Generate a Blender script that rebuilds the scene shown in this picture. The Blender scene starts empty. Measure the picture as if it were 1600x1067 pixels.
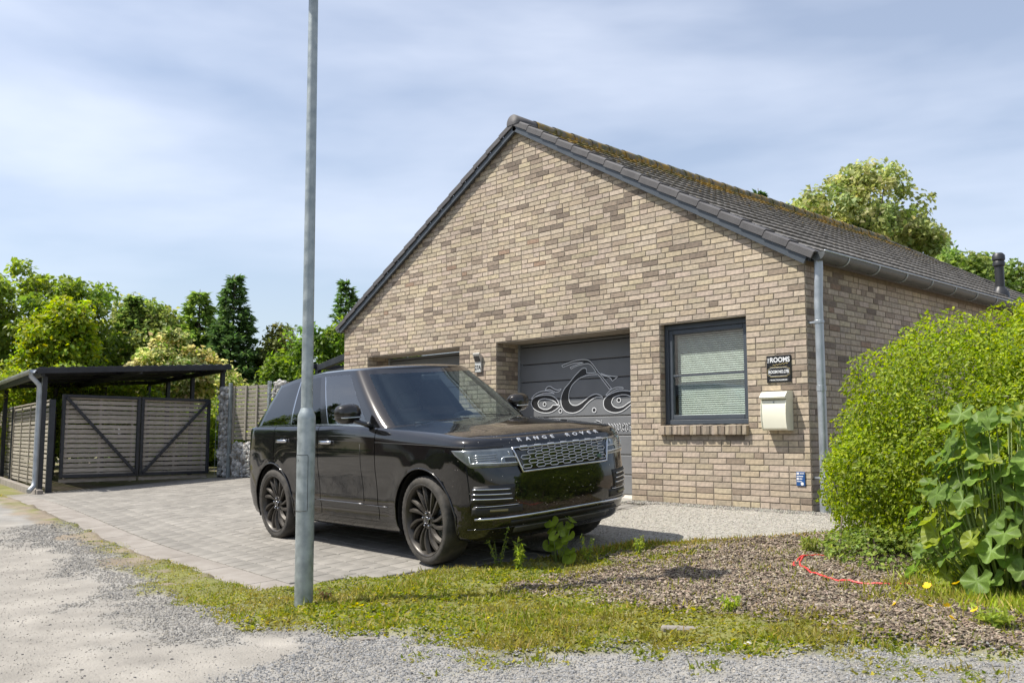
import bpy, bmesh, math, random
import numpy as np
from mathutils import Vector, Matrix
from mathutils.geometry import tessellate_polygon

random.seed(7)
RNG = np.random.default_rng(11)
SC = bpy.context.scene
COL = SC.collection

# ------------------------------------------------------------------ camera
cam_d = bpy.data.cameras.new('camera')
cam_d.sensor_width = 36.0
cam_d.lens = 32.49
cam_d.clip_end = 3000.0
cam_d.clip_start = 0.05
cam_d.dof.use_dof = True
cam_d.dof.focus_distance = 8.6
cam_d.dof.aperture_fstop = 4.5
cam = bpy.data.objects.new('camera', cam_d)
COL.objects.link(cam)
CAM = Vector((4.970, -8.9405, 0.7624))
cam.location = CAM
cam.rotation_euler = (math.radians(90 + 5.95), 0, math.atan2(0.72981, 0.68365))
SC.camera = cam

# ------------------------------------------------------------------ sky and sun
SUN_TRAVEL = Vector((0.347, 0.448, -0.891)).normalized()
to_sun = -SUN_TRAVEL
world = bpy.data.worlds.new('World')
SC.world = world
world.use_nodes = True
wn, wl = world.node_tree.nodes, world.node_tree.links
wn.clear()
w_out = wn.new('ShaderNodeOutputWorld')
w_bg = wn.new('ShaderNodeBackground')
w_bg.inputs['Strength'].default_value = 0.108
sky = wn.new('ShaderNodeTexSky')
sky.sky_type = 'NISHITA'
sky.sun_disc = False
sky.sun_elevation = math.asin(to_sun.z)
sky.sun_rotation = math.atan2(to_sun.x, to_sun.y)
sky.air_density = 1.0
sky.dust_density = 1.6
sky.ozone_density = 1.6
# thin high cloud: noise on a plane overhead, seen from below
geo = wn.new('ShaderNodeTexCoord')
sep = wn.new('ShaderNodeSeparateXYZ')
wl.new(geo.outputs['Generated'], sep.inputs[0])
zmax = wn.new('ShaderNodeMath'); zmax.operation = 'MULTIPLY'
wl.new(sep.outputs['Z'], zmax.inputs[0]); wl.new(sep.outputs['Z'], zmax.inputs[1])
zadd = wn.new('ShaderNodeMath'); zadd.operation = 'SUBTRACT'; zadd.inputs[0].default_value = 1.06
wl.new(zmax.outputs[0], zadd.inputs[1])
zsq = wn.new('ShaderNodeMath'); zsq.operation = 'SQRT'; wl.new(zadd.outputs[0], zsq.inputs[0])
dx = wn.new('ShaderNodeMath'); dx.operation = 'DIVIDE'
dy = wn.new('ShaderNodeMath'); dy.operation = 'DIVIDE'
wl.new(sep.outputs['X'], dx.inputs[0]); wl.new(zsq.outputs[0], dx.inputs[1])
wl.new(sep.outputs['Y'], dy.inputs[0]); wl.new(zsq.outputs[0], dy.inputs[1])
cmb = wn.new('ShaderNodeCombineXYZ')
wl.new(dx.outputs[0], cmb.inputs[0]); wl.new(dy.outputs[0], cmb.inputs[1]); wl.new(sep.outputs['Z'], cmb.inputs[2])
mp = wn.new('ShaderNodeMapping')
mp.inputs['Scale'].default_value = (1.15, 1.15, 4.2)
mp.inputs['Location'].default_value = (0.9, 0.35, 0.9)
wl.new(cmb.outputs[0], mp.inputs['Vector'])
cn = wn.new('ShaderNodeTexNoise'); cn.inputs['Scale'].default_value = 1.6
cn.inputs['Detail'].default_value = 5; cn.inputs['Roughness'].default_value = 0.50; cn.inputs['Distortion'].default_value = 0.15
wl.new(mp.outputs[0], cn.inputs['Vector'])
cr = wn.new('ShaderNodeValToRGB')
cr.color_ramp.elements[0].position = 0.44; cr.color_ramp.elements[0].color = (0, 0, 0, 1)
cr.color_ramp.elements[1].position = 0.80; cr.color_ramp.elements[1].color = (1, 1, 1, 1)
wl.new(cn.outputs['Fac'], cr.inputs[0])
cmul = wn.new('ShaderNodeMath'); cmul.operation = 'MULTIPLY_ADD'
cmul.inputs[1].default_value = 0.46; cmul.inputs[2].default_value = 0.23
wl.new(cr.outputs['Color'], cmul.inputs[0])
cmix = wn.new('ShaderNodeMix'); cmix.data_type = 'RGBA'
cmix.inputs['B'].default_value = (7.4, 7.8, 8.8, 1)
wl.new(cmul.outputs[0], cmix.inputs['Factor'])
wl.new(sky.outputs['Color'], cmix.inputs['A'])
wl.new(cmix.outputs['Result'], w_bg.inputs['Color'])
wl.new(w_bg.outputs[0], w_out.inputs['Surface'])

sun_d = bpy.data.lights.new('sun', 'SUN')
sun_d.energy = 4.8
sun_d.angle = math.radians(0.6)
sun_d.color = (1.0, 0.95, 0.86)
sun = bpy.data.objects.new('sun', sun_d)
COL.objects.link(sun)
sun.rotation_euler = SUN_TRAVEL.to_track_quat('-Z', 'Y').to_euler()
sun.location = (-10, -14, 30)

SC.view_settings.view_transform = 'Standard'
SC.view_settings.look = 'None'
SC.view_settings.exposure = 0.5
SC.view_settings.gamma = 1.0
SC.view_settings.use_curve_mapping = False
SC.cycles.max_bounces = 8
SC.cycles.transparent_max_bounces = 16
SC.cycles.caustics_reflective = False
SC.cycles.caustics_refractive = False

# ------------------------------------------------------------------ helpers
def tag(o, label=None, cat=None, group=None, kind=None):
    if label: o['label'] = label
    if cat: o['category'] = cat
    if group: o['group'] = group
    if kind: o['kind'] = kind
    return o

def empty(name, loc=(0, 0, 0), rot=(0, 0, 0), parent=None):
    o = bpy.data.objects.new(name, None)
    o.empty_display_size = 0.1
    COL.objects.link(o)
    o.location = loc; o.rotation_euler = rot
    if parent: o.parent = parent
    return o

def link(name, me, m=None, parent=None, loc=None, rot=None):
    o = bpy.data.objects.new(name, me)
    COL.objects.link(o)
    if m is not None and not me.materials:
        me.materials.append(m)
    if parent: o.parent = parent
    if loc is not None: o.location = loc
    if rot is not None: o.rotation_euler = rot
    return o

def np_mesh(name, V, F, m=None, smooth=False, col=None, cname='tint'):
    """V (n,3), F list of arrays of equal-sided faces (k,3) or (k,4); col per vertex rgb."""
    me = bpy.data.meshes.new(name)
    V = np.asarray(V, np.float32)
    if not isinstance(F, (list, tuple)): F = [F]
    F = [np.asarray(f, np.int32) for f in F if len(f)]
    nl = sum(f.size for f in F); nf = sum(len(f) for f in F)
    me.vertices.add(len(V)); me.vertices.foreach_set('co', V.ravel())
    me.loops.add(nl); me.polygons.add(nf)
    me.loops.foreach_set('vertex_index', np.concatenate([f.ravel() for f in F]))
    st, off = [], 0
    for f in F:
        st.append(off + np.arange(len(f)) * f.shape[1]); off += f.size
    me.polygons.foreach_set('loop_start', np.concatenate(st).astype(np.int32))
    me.polygons.foreach_set('use_smooth', np.full(nf, bool(smooth)))
    me.update(calc_edges=True)
    if col is not None:
        a = me.color_attributes.new(cname, 'FLOAT_COLOR', 'POINT')
        c = np.ones((len(V), 4), np.float32); c[:, :3] = col
        a.data.foreach_set('color', c.ravel())
    if m is not None: me.materials.append(m)
    return me

class MB:
    """collects shapes of ONE part"""
    def __init__(s): s.V = []; s.F3 = []; s.F4 = []; s.n = 0; s.poly = []
    def add(s, V, F):
        V = [tuple(v) for v in V]
        for f in F: s.poly.append([i + s.n for i in f])
        s.V += V; s.n += len(V); return s
    def box(s, lo, hi, M=None):
        x0, y0, z0 = lo; x1, y1, z1 = hi
        V = [(x0,y0,z0),(x1,y0,z0),(x1,y1,z0),(x0,y1,z0),(x0,y0,z1),(x1,y0,z1),(x1,y1,z1),(x0,y1,z1)]
        if M is not None: V = [tuple(M @ Vector(v)) for v in V]
        return s.add(V, [(0,3,2,1),(4,5,6,7),(0,1,5,4),(1,2,6,5),(2,3,7,6),(3,0,4,7)])
    def cbox(s, lo, hi, b=0.004, M=None):
        """box with chamfered edges"""
        x0, y0, z0 = lo; x1, y1, z1 = hi
        V = []; idx = {}
        for sx in (0, 1):
            for sy in (0, 1):
                for sz in (0, 1):
                    c = ((x0, x1)[sx], (y0, y1)[sy], (z0, z1)[sz])
                    d = (b if sx == 0 else -b, b if sy == 0 else -b, b if sz == 0 else -b)
                    for ax in range(3):   # vertex lying on face normal to ax
                        v = [c[k] + (0 if k == ax else d[k]) for k in range(3)]
                        idx[(sx, sy, sz, ax)] = len(V); V.append(tuple(v))
        F = []
        for ax in range(3):
            o = [k for k in range(3) if k != ax]
            for sd in (0, 1):
                q = []
                for (a, c_) in ((0,0),(1,0),(1,1),(0,1)):
                    k = [0,0,0]; k[ax] = sd; k[o[0]] = a; k[o[1]] = c_
                    q.append(idx[(k[0],k[1],k[2],ax)])
                F.append(q)
        for ax in range(3):     # edges along ax
            o = [k for k in range(3) if k != ax]
            for a in (0,1):
                for c_ in (0,1):
                    k0 = [0,0,0]; k0[o[0]] = a; k0[o[1]] = c_; k1 = list(k0); k1[ax] = 1
                    F.append([idx[(*k0,o[0])], idx[(*k1,o[0])], idx[(*k1,o[1])], idx[(*k0,o[1])]])
        for sx in (0,1):
            for sy in (0,1):
                for sz in (0,1):
                    F.append([idx[(sx,sy,sz,a)] for a in range(3)])
        if M is not None: V = [tuple(M @ Vector(v)) for v in V]
        return s.add(V, F)
    def tube(s, pts, r, seg=10, cap=True, closed=False, flat=None):
        pts = [Vector(p) for p in pts]; n = len(pts)
        rr = r if isinstance(r, (list, tuple)) else [r] * n
        V, F = [], []
        up = None
        for i, p in enumerate(pts):
            if closed: t = pts[(i + 1) % n] - pts[i - 1]
            else: t = pts[min(i + 1, n - 1)] - pts[max(i - 1, 0)]
            t.normalize()
            if up is None:
                up = Vector((0, 0, 1)) if abs(t.z) < 0.9 else Vector((1, 0, 0))
            a = t.cross(up)
            if a.length < 1e-6: a = t.cross(Vector((1, 0.3, 0.1)))
            a.normalize(); b = a.cross(t); b.normalize(); up = b
            for k in range(seg):
                an = 2 * math.pi * k / seg
                q = p + (a * math.cos(an) + b * math.sin(an) * (flat or 1)) * rr[i]
                V.append(tuple(q))
        m = n if closed else n - 1
        for i in range(m):
            j = (i + 1) % n
            for k in range(seg):
                l = (k + 1) % seg
                F.append((i*seg+k, i*seg+l, j*seg+l, j*seg+k))
        if cap and not closed:
            F.append(tuple(range(seg - 1, -1, -1))); F.append(tuple((n-1)*seg + k for k in range(seg)))
        return s.add(V, F)
    def lathe(s, prof, seg=24, M=None, cap=True):
        """prof list of (r, z) about z axis"""
        V, F = [], []
        for r, z in prof:
            for k in range(seg):
                a = 2 * math.pi * k / seg
                V.append((r * math.cos(a), r * math.sin(a), z))
        for i in range(len(prof) - 1):
            for k in range(seg):
                l = (k + 1) % seg
                F.append((i*seg+k, i*seg+l, (i+1)*seg+l, (i+1)*seg+k))
        if cap:
            F.append(tuple(range(seg - 1, -1, -1)))
            F.append(tuple((len(prof)-1)*seg + k for k in range(seg)))
        if M is not None: V = [tuple(M @ Vector(v)) for v in V]
        return s.add(V, F)
    def prism(s, poly, d0, d1, f):
        """poly 2D list extruded between d0 and d1; f(u, v, d) -> 3D"""
        n = len(poly)
        V = [f(u, v, d0) for u, v in poly] + [f(u, v, d1) for u, v in poly]
        tri = tessellate_polygon([[Vector((u, v, 0)) for u, v in poly]])
        F = [tuple(t) for t in tri] + [tuple(n + i for i in reversed(t)) for t in tri]
        for i in range(n):
            j = (i + 1) % n
            F.append((i, j, n + j, n + i))
        return s.add(V, F)
    def mesh(s, name, m=None, smooth=False, fix=True):
        me = bpy.data.meshes.new(name)
        me.from_pydata(s.V, [], s.poly)
        if fix:
            bm = bmesh.new(); bm.from_mesh(me)
            bmesh.ops.recalc_face_normals(bm, faces=bm.faces[:])
            bm.to_mesh(me); bm.free()
        if smooth:
            for p in me.polygons: p.use_smooth = True
        if m is not None: me.materials.append(m)
        me.update()
        return me
    def build(s, name, m=None, parent=None, smooth=False, loc=None, rot=None, fix=True):
        return link(name, s.mesh(name, m, smooth, fix), None, parent, loc, rot)

def auto_smooth(o, deg=35):
    me = o.data
    for p in me.polygons: p.use_smooth = True
    try: me.set_sharp_from_angle(angle=math.radians(deg))
    except Exception: pass
    return o

def text_mesh(body, size, extrude=0.0, bold=0.0, xs=1.0, align='CENTER', spacing=1.0):
    cu = bpy.data.curves.new('txt', 'FONT')
    cu.body = body; cu.size = size; cu.extrude = extrude; cu.offset = bold
    cu.align_x = align; cu.align_y = 'CENTER'; cu.space_character = spacing
    cu.resolution_u = 3
    o = bpy.data.objects.new('txt', cu); COL.objects.link(o)
    dg = bpy.context.evaluated_depsgraph_get()
    me = bpy.data.meshes.new_from_object(o.evaluated_get(dg))
    bpy.data.objects.remove(o); bpy.data.curves.remove(cu)
    if xs != 1.0:
        for v in me.vertices: v.co.x *= xs
    return me

# value noise in numpy -------------------------------------------------
_perm = RNG.random((256, 256)).astype(np.float32)
def vnoise(x, y, s=1.0, o=0.0):
    x = np.asarray(x) * s + o * 17.31; y = np.asarray(y) * s + o * 9.17
    xi = np.floor(x).astype(int); yi = np.floor(y).astype(int)
    fx = x - xi; fy = y - yi
    fx = fx * fx * (3 - 2 * fx); fy = fy * fy * (3 - 2 * fy)
    g = lambda a, b: _perm[a % 256, b % 256]
    return (g(xi, yi) * (1 - fx) + g(xi + 1, yi) * fx) * (1 - fy) + (g(xi, yi + 1) * (1 - fx) + g(xi + 1, yi + 1) * fx) * fy
def fbm(x, y, s=1.0, o=0.0, n=4):
    r = 0; a = 0.5; t = 0
    for i in range(n):
        r = r + a * vnoise(x, y, s * 2 ** i, o + i * 3.7); t += a; a *= 0.5
    return r / t
def sstep(a, b, x):
    t = np.clip((np.asarray(x, float) - a) / (b - a), 0, 1)
    return t * t * (3 - 2 * t)

# ------------------------------------------------------------------ materials
def new_mat(name):
    m = bpy.data.materials.new(name); m.use_nodes = True
    nt = m.node_tree; nt.nodes.clear()
    out = nt.nodes.new('ShaderNodeOutputMaterial')
    return m, nt.nodes, nt.links, out

def pmat(name, c1, c2=None, scale=8.0, rough=0.6, metal=0.0, bump=0.0, bscale=40.0, attr=None, coat=0.0,
         detail=5.0, rvar=0.0, spec=0.5, ramp=(0.35, 0.65), coord='Object', stretch=None, transl=0.0, sheen=0.0, bdist=0.01, wear=None):
    """principled material: two colours mixed by noise, optional per-vertex tint, bump"""
    m, N, L, out = new_mat(name)
    p = N.new('ShaderNodeBsdfPrincipled')
    p.inputs['Roughness'].default_value = rough
    p.inputs['Metallic'].default_value = metal
    p.inputs['Specular IOR Level'].default_value = spec
    p.inputs['Coat Weight'].default_value = coat
    p.inputs['Coat Roughness'].default_value = 0.03
    tc = N.new('ShaderNodeTexCoord')
    vec = tc.outputs[coord]
    if stretch:
        mpn = N.new('ShaderNodeMapping'); mpn.inputs['Scale'].default_value = stretch
        L.new(vec, mpn.inputs[0]); vec = mpn.outputs[0]
    col = None
    if c2 is not None:
        n = N.new('ShaderNodeTexNoise'); n.inputs['Scale'].default_value = scale; n.inputs['Detail'].default_value = detail
        L.new(vec, n.inputs['Vector'])
        r = N.new('ShaderNodeValToRGB')
        r.color_ramp.elements[0].position = ramp[0]; r.color_ramp.elements[0].color = (*c1, 1)
        r.color_ramp.elements[1].position = ramp[1]; r.color_ramp.elements[1].color = (*c2, 1)
        L.new(n.outputs['Fac'], r.inputs[0]); col = r.outputs['Color']
        if rvar:
            mr = N.new('ShaderNodeMapRange'); mr.inputs['To Min'].default_value = max(0, rough - rvar); mr.inputs['To Max'].default_value = min(1, rough + rvar)
            mr.inputs['From Min'].default_value = 0.3; mr.inputs['From Max'].default_value = 0.7
            L.new(n.outputs['Fac'], mr.inputs['Value']); L.new(mr.outputs[0], p.inputs['Roughness'])
    if attr:
        a = N.new('ShaderNodeAttribute'); a.attribute_name = attr
        if col is None: col = a.outputs['Color']
        else:
            mx = N.new('ShaderNodeMix'); mx.data_type = 'RGBA'; mx.blend_type = 'MULTIPLY'; mx.inputs['Factor'].default_value = 1.0
            L.new(col, mx.inputs['A']); L.new(a.outputs['Color'], mx.inputs['B']); col = mx.outputs['Result']
    if wear and col is not None:
        gp = N.new('ShaderNodeNewGeometry'); wn_ = N.new('ShaderNodeTexNoise'); wn_.inputs['Scale'].default_value = wear[0]; wn_.inputs['Detail'].default_value = 7
        L.new(gp.outputs['Position'], wn_.inputs['Vector'])
        wr = N.new('ShaderNodeValToRGB'); wr.color_ramp.elements[0].position = .34; wr.color_ramp.elements[1].position = .66
        wr.color_ramp.elements[0].color = (wear[1],) * 3 + (1,); wr.color_ramp.elements[1].color = (wear[2],) * 3 + (1,)
        L.new(wn_.outputs['Fac'], wr.inputs[0])
        wm_ = N.new('ShaderNodeMix'); wm_.data_type = 'RGBA'; wm_.blend_type = 'MULTIPLY'; wm_.inputs['Factor'].default_value = 1.0
        L.new(col, wm_.inputs['A']); L.new(wr.outputs['Color'], wm_.inputs['B']); col = wm_.outputs['Result']
    if col is None: p.inputs['Base Color'].default_value = (*c1, 1)
    else: L.new(col, p.inputs['Base Color'])
    if bump:
        bn = N.new('ShaderNodeTexNoise'); bn.inputs['Scale'].default_value = bscale; bn.inputs['Detail'].default_value = 4
        L.new(vec, bn.inputs['Vector'])
        b = N.new('ShaderNodeBump'); b.inputs['Strength'].default_value = bump; b.inputs['Distance'].default_value = bdist
        L.new(bn.outputs['Fac'], b.inputs['Height']); L.new(b.outputs[0], p.inputs['Normal'])
    surf = p.outputs[0]
    if transl:
        t = N.new('ShaderNodeBsdfTranslucent')
        if col is None: t.inputs['Color'].default_value = (*c1, 1)
        else:
            hs = N.new('ShaderNodeHueSaturation'); hs.inputs['Value'].default_value = 1.7; hs.inputs['Saturation'].default_value = 1.1
            hs.inputs['Hue'].default_value = 0.5
            L.new(col, hs.inputs['Color']); L.new(hs.outputs[0], t.inputs['Color'])
        ms = N.new('ShaderNodeMixShader'); ms.inputs[0].default_value = transl
        L.new(surf, ms.inputs[1]); L.new(t.outputs[0], ms.inputs[2]); surf = ms.outputs[0]
    L.new(surf, out.inputs['Surface'])
    return m

def glass_mat(name, tint=(0.8, 0.85, 0.85), refl=0.09, rough=0.0, ior=1.5, gcol=(1, 1, 1)):
    """thin pane: fresnel reflection over tinted see-through"""
    m, N, L, out = new_mat(name)
    lw = N.new('ShaderNodeLayerWeight'); pw = N.new('ShaderNodeMath'); pw.operation = 'POWER'; pw.inputs[1].default_value = 5.0
    L.new(lw.outputs['Facing'], pw.inputs[0])
    fr = N.new('ShaderNodeMath'); fr.operation = 'MULTIPLY_ADD'; fr.inputs[1].default_value = .95; fr.inputs[2].default_value = .045
    L.new(pw.outputs[0], fr.inputs[0])
    g = N.new('ShaderNodeBsdfGlossy'); g.inputs['Roughness'].default_value = rough; g.inputs['Color'].default_value = (*gcol, 1)
    t = N.new('ShaderNodeBsdfTransparent'); t.inputs['Color'].default_value = (*tint, 1)
    ad = N.new('ShaderNodeMath'); ad.operation = 'ADD'; ad.use_clamp = True; ad.inputs[1].default_value = refl
    L.new(fr.outputs[0], ad.inputs[0])
    ms = N.new('ShaderNodeMixShader')
    L.new(ad.outputs[0], ms.inputs[0]); L.new(t.outputs[0], ms.inputs[1]); L.new(g.outputs[0], ms.inputs[2])
    L.new(ms.outputs[0], out.inputs['Surface'])
    return m

M = {}
M['brick'] = pmat('brick', (0.80, 0.80, 0.80), (1.12, 1.10, 1.08), 22, rough=0.88, bump=0.3, bscale=140, attr='tint', bdist=0.002, wear=(.8, .86, 1.08))
M['mortar'] = pmat('mortar', (0.185, 0.155, 0.122), (0.24, 0.205, 0.165), 14, rough=0.95, bump=0.4, bscale=160, bdist=0.003)
M['render_soffit'] = pmat('soffit', (0.30, 0.26, 0.21), (0.36, 0.31, 0.25), 10, rough=0.9)
M['zinc'] = pmat('zinc', (0.33, 0.36, 0.39), (0.44, 0.47, 0.50), 7, rough=0.42, metal=0.55, rvar=0.1, bump=0.05, bscale=30)
M['galv'] = pmat('galvanised', (0.24, 0.275, 0.285), (0.37, 0.41, 0.42), 14, rough=0.48, metal=0.5, rvar=0.12, bump=0.08, bscale=60, detail=8)
M['anthracite'] = pmat('anthracite', (0.055, 0.066, 0.080), (0.066, 0.078, 0.093), 5, rough=0.42)
M['garage'] = pmat('garage_door', (0.15, 0.155, 0.162), (0.17, 0.175, 0.182), 3, rough=0.45, bump=0.12, bscale=260, bdist=0.002)
M['black_metal'] = pmat('black_steel', (0.013, 0.015, 0.019), (0.022, 0.024, 0.03), 6, rough=0.5)
M['gutter'] = pmat('shaded_gutter_zinc', (0.085, 0.092, 0.095), (0.13, 0.138, 0.14), 5, rough=0.5, metal=0.3, rvar=0.1)  # zinc darkened so the trough's shaded underside is put into its colour
M['tile'] = pmat('roof_tile', (0.085, 0.085, 0.088), (0.135, 0.132, 0.13), 9, rough=0.7, bump=0.25, bscale=70, bdist=0.004)
M['verge'] = pmat('verge_tile', (0.070, 0.067, 0.070), (0.095, 0.091, 0.093), 6, rough=0.65, bump=0.15, bscale=60)
M['white_print'] = pmat('white_print', (0.72, 0.73, 0.74), rough=0.5)
M['dark_print'] = pmat('dark_print', (0.012, 0.012, 0.013), rough=0.5)
# ------------------------------------------------------------------ ground
SA = [-40, -.3, .3, 1, 2, 3, 4, 5, 6, 7, 8, 10, 60, 400]
ZA = [0, 0, -.02, -.1, -.2, -.285, -.365, -.435, -.48, -.51, -.53, -.56, -.7, -.7]
ZB = [0, 0, -.012, -.053, -.106, -.16, -.212, -.258, -.295, -.325, -.35, -.39, -.6, -.7]
def gz(x, y):
    w = sstep(0, 1, (np.asarray(x, float) + 4.5) / (-6.5))
    s = -np.asarray(y, float)
    return np.interp(s, SA, ZA) * (1 - w) + np.interp(s, SA, ZB) * w
def gzf(x, y): return float(gz(x, y))
def ky_out(x): return -5.31 - 0.0855 * (np.asarray(x, float) + 2.0)
def ky_in(x): return ky_out(x) + 0.36
_by = [-5.1, -4.9, -4.5, -3.9, -3.0, -2.15, -1.6, -1.2, -0.8, 0.0, 3.0]
_bx = [-1.75, -1.75, -1.55, -1.15, -0.85, -0.5, 0.1, 0.8, 1.3, 1.6, 1.7]
def bed_x(y): return np.interp(y, _by, _bx)
_ox = [-14, -9, -6, -4.6, -2.5, -1.0, -.25, .2, 1.1, 1.6, 2.4, 3.2, 5, 9]
_oy = [-4.7, -5.0, -5.22, -5.5, -5.92, -6.08, -5.75, -5.6, -5.2, -4.7, -4.15, -3.8, -3.2, -2.5]
def verge_y(x): return np.interp(x, _ox, _oy)

def zones(x, y):
    """vegetated verge / mulch / gravel / dust weights"""
    n1 = fbm(x, y, 1.7, 1); n2 = fbm(x, y, 5.0, 2); n3 = fbm(x, y, 14, 3, 3)
    vy = verge_y(x) + (n1 - .5) * .7 + (n2 - .5) * .35
    inside = sstep(-.06, .10, y - vy)
    mul = sstep(-.35, .35, x - 0.05 * (y + 3) + (n2 - .5) * 1.1 + (n1 - .5) * .9 + np.where(y < -4.1, (y + 4.1) * 1.6, 0))
    mul = mul * inside * sstep(-4.25, -3.55, y + (n1 - .5) * .9 + (n2 - .5) * .5 - .12 * (x - 1))
    left = sstep(-1.5, -4.5, x)
    g = inside * (1 - 0.95 * mul) * sstep(.34, .52, n2 * .6 + n1 * .4 + .14 * (1 - left) - .08 * left)
    # loose patches in the gravel right of the bed
    patch = sstep(.3, .9, x - .2) * sstep(-.75, -.2, y - vy) * sstep(1.1, .5, y - vy) * sstep(.46, .60, n1 * .35 + n2 * .65)
    g = np.clip(g + .85 * patch + mul * .28 * sstep(.56, .7, n2) + sstep(1.2, 2.0, x) * inside * .5 * sstep(.52, .64, n2), 0, 1)
    # grey chippings beside the verge, dust in the wheel track
    d = vy - y
    grav = sstep(-.32, .02, d) * (1 - sstep(.12, .65, d + (n1 - .5) * .7 + (n2 - .5) * .5 - 2.2 * sstep(-.2, 1.4, x)))
    dust = sstep(.2, 1.0, d) * (1 - grav)
    return g, mul, np.clip(grav, 0, 1), np.clip(dust, 0, 1), inside, n3

def axis(fine, step, far):
    a, b = fine
    c = list(np.arange(a, b + 1e-6, step))
    s = step; v = b
    while v < far: s *= 1.25; v += s; c.append(v)
    s = step; v = a
    while v > -far: s *= 1.25; v -= s; c.insert(0, v)
    return np.array(c)
gx = axis((-9.0, 5.5), 0.05, 400); gy = axis((-8.4, -0.6), 0.05, 400)
X, Y = np.meshgrid(gx, gy)
Z = gz(X, Y)
g_, mul_, grav_, dust_, ins_, n3_ = zones(X, Y)
paved = (Y > ky_out(X) + .0) & (X < bed_x(Y))
bed = ins_ * (1 - paved)
Z = Z + np.where(paved, -0.05, (n3_ - .5) * .03 * (0.3 + ins_) + bed * .035 * sstep(.3, .7, fbm(X, Y, 2.2, 5)))
Z = Z + np.where(Y > -0.2, -0.03, 0)
c_road = np.array([.285, .265, .235]); c_grav = np.array([.250, .240, .222]); c_soil = np.array([.145, .115, .08]); c_mul = np.array([.27, .215, .16]); c_moss = np.array([.155, .165, .03])
col = np.ones(X.shape + (3,)) * c_road
def mixc(c, w): 
    global col
    col = col * (1 - w[..., None]) + c * w[..., None]
mixc(c_grav, grav_); mixc(c_soil * 1.5, ins_ * .85); mixc(c_moss, g_ * .85); mixc(c_mul, mul_ * .9)
mixc(np.array([.17, .15, .07]), np.where(np.abs(X) > 40, 1, 0) + np.where(Y < -12, .8, 0) * (np.abs(X) <= 40))
ny, nx = X.shape
idx = np.arange(nx * ny).reshape(ny, nx)
Fq = np.stack([idx[:-1, :-1], idx[:-1, 1:], idx[1:, 1:], idx[1:, :-1]], -1).reshape(-1, 4)
M['ground'] = pmat('ground', (0.86, 0.86, 0.86), (1.10, 1.10, 1.10), 3.5, rough=0.95, bump=0.8, bscale=70, attr='tint', detail=12, bdist=0.012, wear=(2.0, .86, 1.10))
me = np_mesh('ground', np.stack([X, Y, Z], -1).reshape(-1, 3), Fq, M['ground'], True, col.reshape(-1, 3))
tag(link('ground', me), 'dusty gravel lane, verge and soil', None, None, 'structure')

# ---- paving: concrete edge band, blocks, apron ---------------------------
M['paver'] = pmat('paver', (0.84, 0.84, 0.83), (1.10, 1.10, 1.09), 5, rough=0.9, bump=0.35, bscale=120, attr='tint', detail=8, bdist=0.004, wear=(1.3, .84, 1.08))
M['edge_slab'] = pmat('edge_concrete', (0.215, 0.192, 0.168), (0.28, 0.255, 0.228), 4, rough=0.92, bump=0.4, bscale=90, detail=9)
M['apron'] = pmat('apron_concrete', (0.25, 0.237, 0.21), (0.40, 0.378, 0.335), 26, rough=0.93, bump=0.9, bscale=110, detail=9, bdist=0.012)
M['joint'] = pmat('joint_sand', (0.175, 0.162, 0.14), (0.23, 0.213, 0.185), 30, rough=0.95, bump=0.3)

drive = empty('driveway')
tag(drive, 'pale block paved driveway under the black car', None, None, 'structure')
# bedding sheet
bx = np.arange(-13.0, 1.7, .1); byv = np.arange(-5.8, 0.25, .1)
BX, BY = np.meshgrid(bx, byv)
keep = (BY > ky_out(BX) + .02) & (BX < bed_x(BY) - .02)
BZ = gz(BX, BY) - .014
ii = np.arange(BX.size).reshape(BX.shape)
fq = np.stack([ii[:-1, :-1], ii[:-1, 1:], ii[1:, 1:], ii[1:, :-1]], -1).reshape(-1, 4)
kk = keep.ravel()[fq].all(1)
link('bedding', np_mesh('bedding', np.stack([BX, BY, BZ], -1).reshape(-1, 3), fq[kk], M['joint'], True), None, drive)

def paver_mesh(l, w, tint, h=.03, b=.006):
    mb = MB(); mb.cbox((-l/2, -w/2, -h), (l/2, w/2, 0), b)
    me = mb.mesh('paver', M['paver'])
    a = me.color_attributes.new('tint', 'FLOAT_COLOR', 'POINT')
    a.data.foreach_set('color', np.tile(np.array([*tint, 1], np.float32), (len(me.vertices), 1)).ravel())
    return me
pal = [np.array([.232, .217, .196]) * k for k in (.94, .97, .99, 1.01, 1.03, 1.06)]
pav = []
th = math.atan(-0.0855)          # rows run along the kerb
ca, sa = math.cos(th), math.sin(th)
v = 0.0
O = np.array([-2.0, -5.31 + .36 + .012])
row = 0
while v < 5.2:
    w = random.choice((.155, .205, .205))
    u = -11.5 + random.random() * .2
    while u < 3.4:
        l = random.choice((.155, .205, .255, .305))
        cxy = O + np.array([ca, sa]) * (u + l / 2) + np.array([-sa, ca]) * (v + w / 2)
        x, y = cxy
        if y < -0.34 + (0.25 if x < -8.9 else 0) and x < bed_x(y) - .12 and not (x > -2.0 and y > -2.75 + (-2.0 - x) * .15) and x > -12.4:
            pav.append((x, y, l, w))
        u += l + .005
    v += w + .005
dist = [math.hypot(x - CAM.x, y - CAM.y) for x, y, l, w in pav]
vis = []
cf = Vector((-0.72981, 0.68365)); cr_ = Vector((0.68365, 0.72981))
for k, (x, y, l, w) in enumerate(pav):
    d = Vector((x - CAM.x, y - CAM.y)); f = d.dot(cf); r = d.dot(cr_)
    inview = abs(r / f) < .55
    under = (-4.9 < x < -1.0 and -3.7 < y < -1.3)       # below the car
    hid = (x < -2.0 and y > -3.7)
    score = l * w / dist[k] ** 2 * (1 if inview else .0) * (.05 if under else (.15 if hid else 1))
    vis.append(score)
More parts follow.
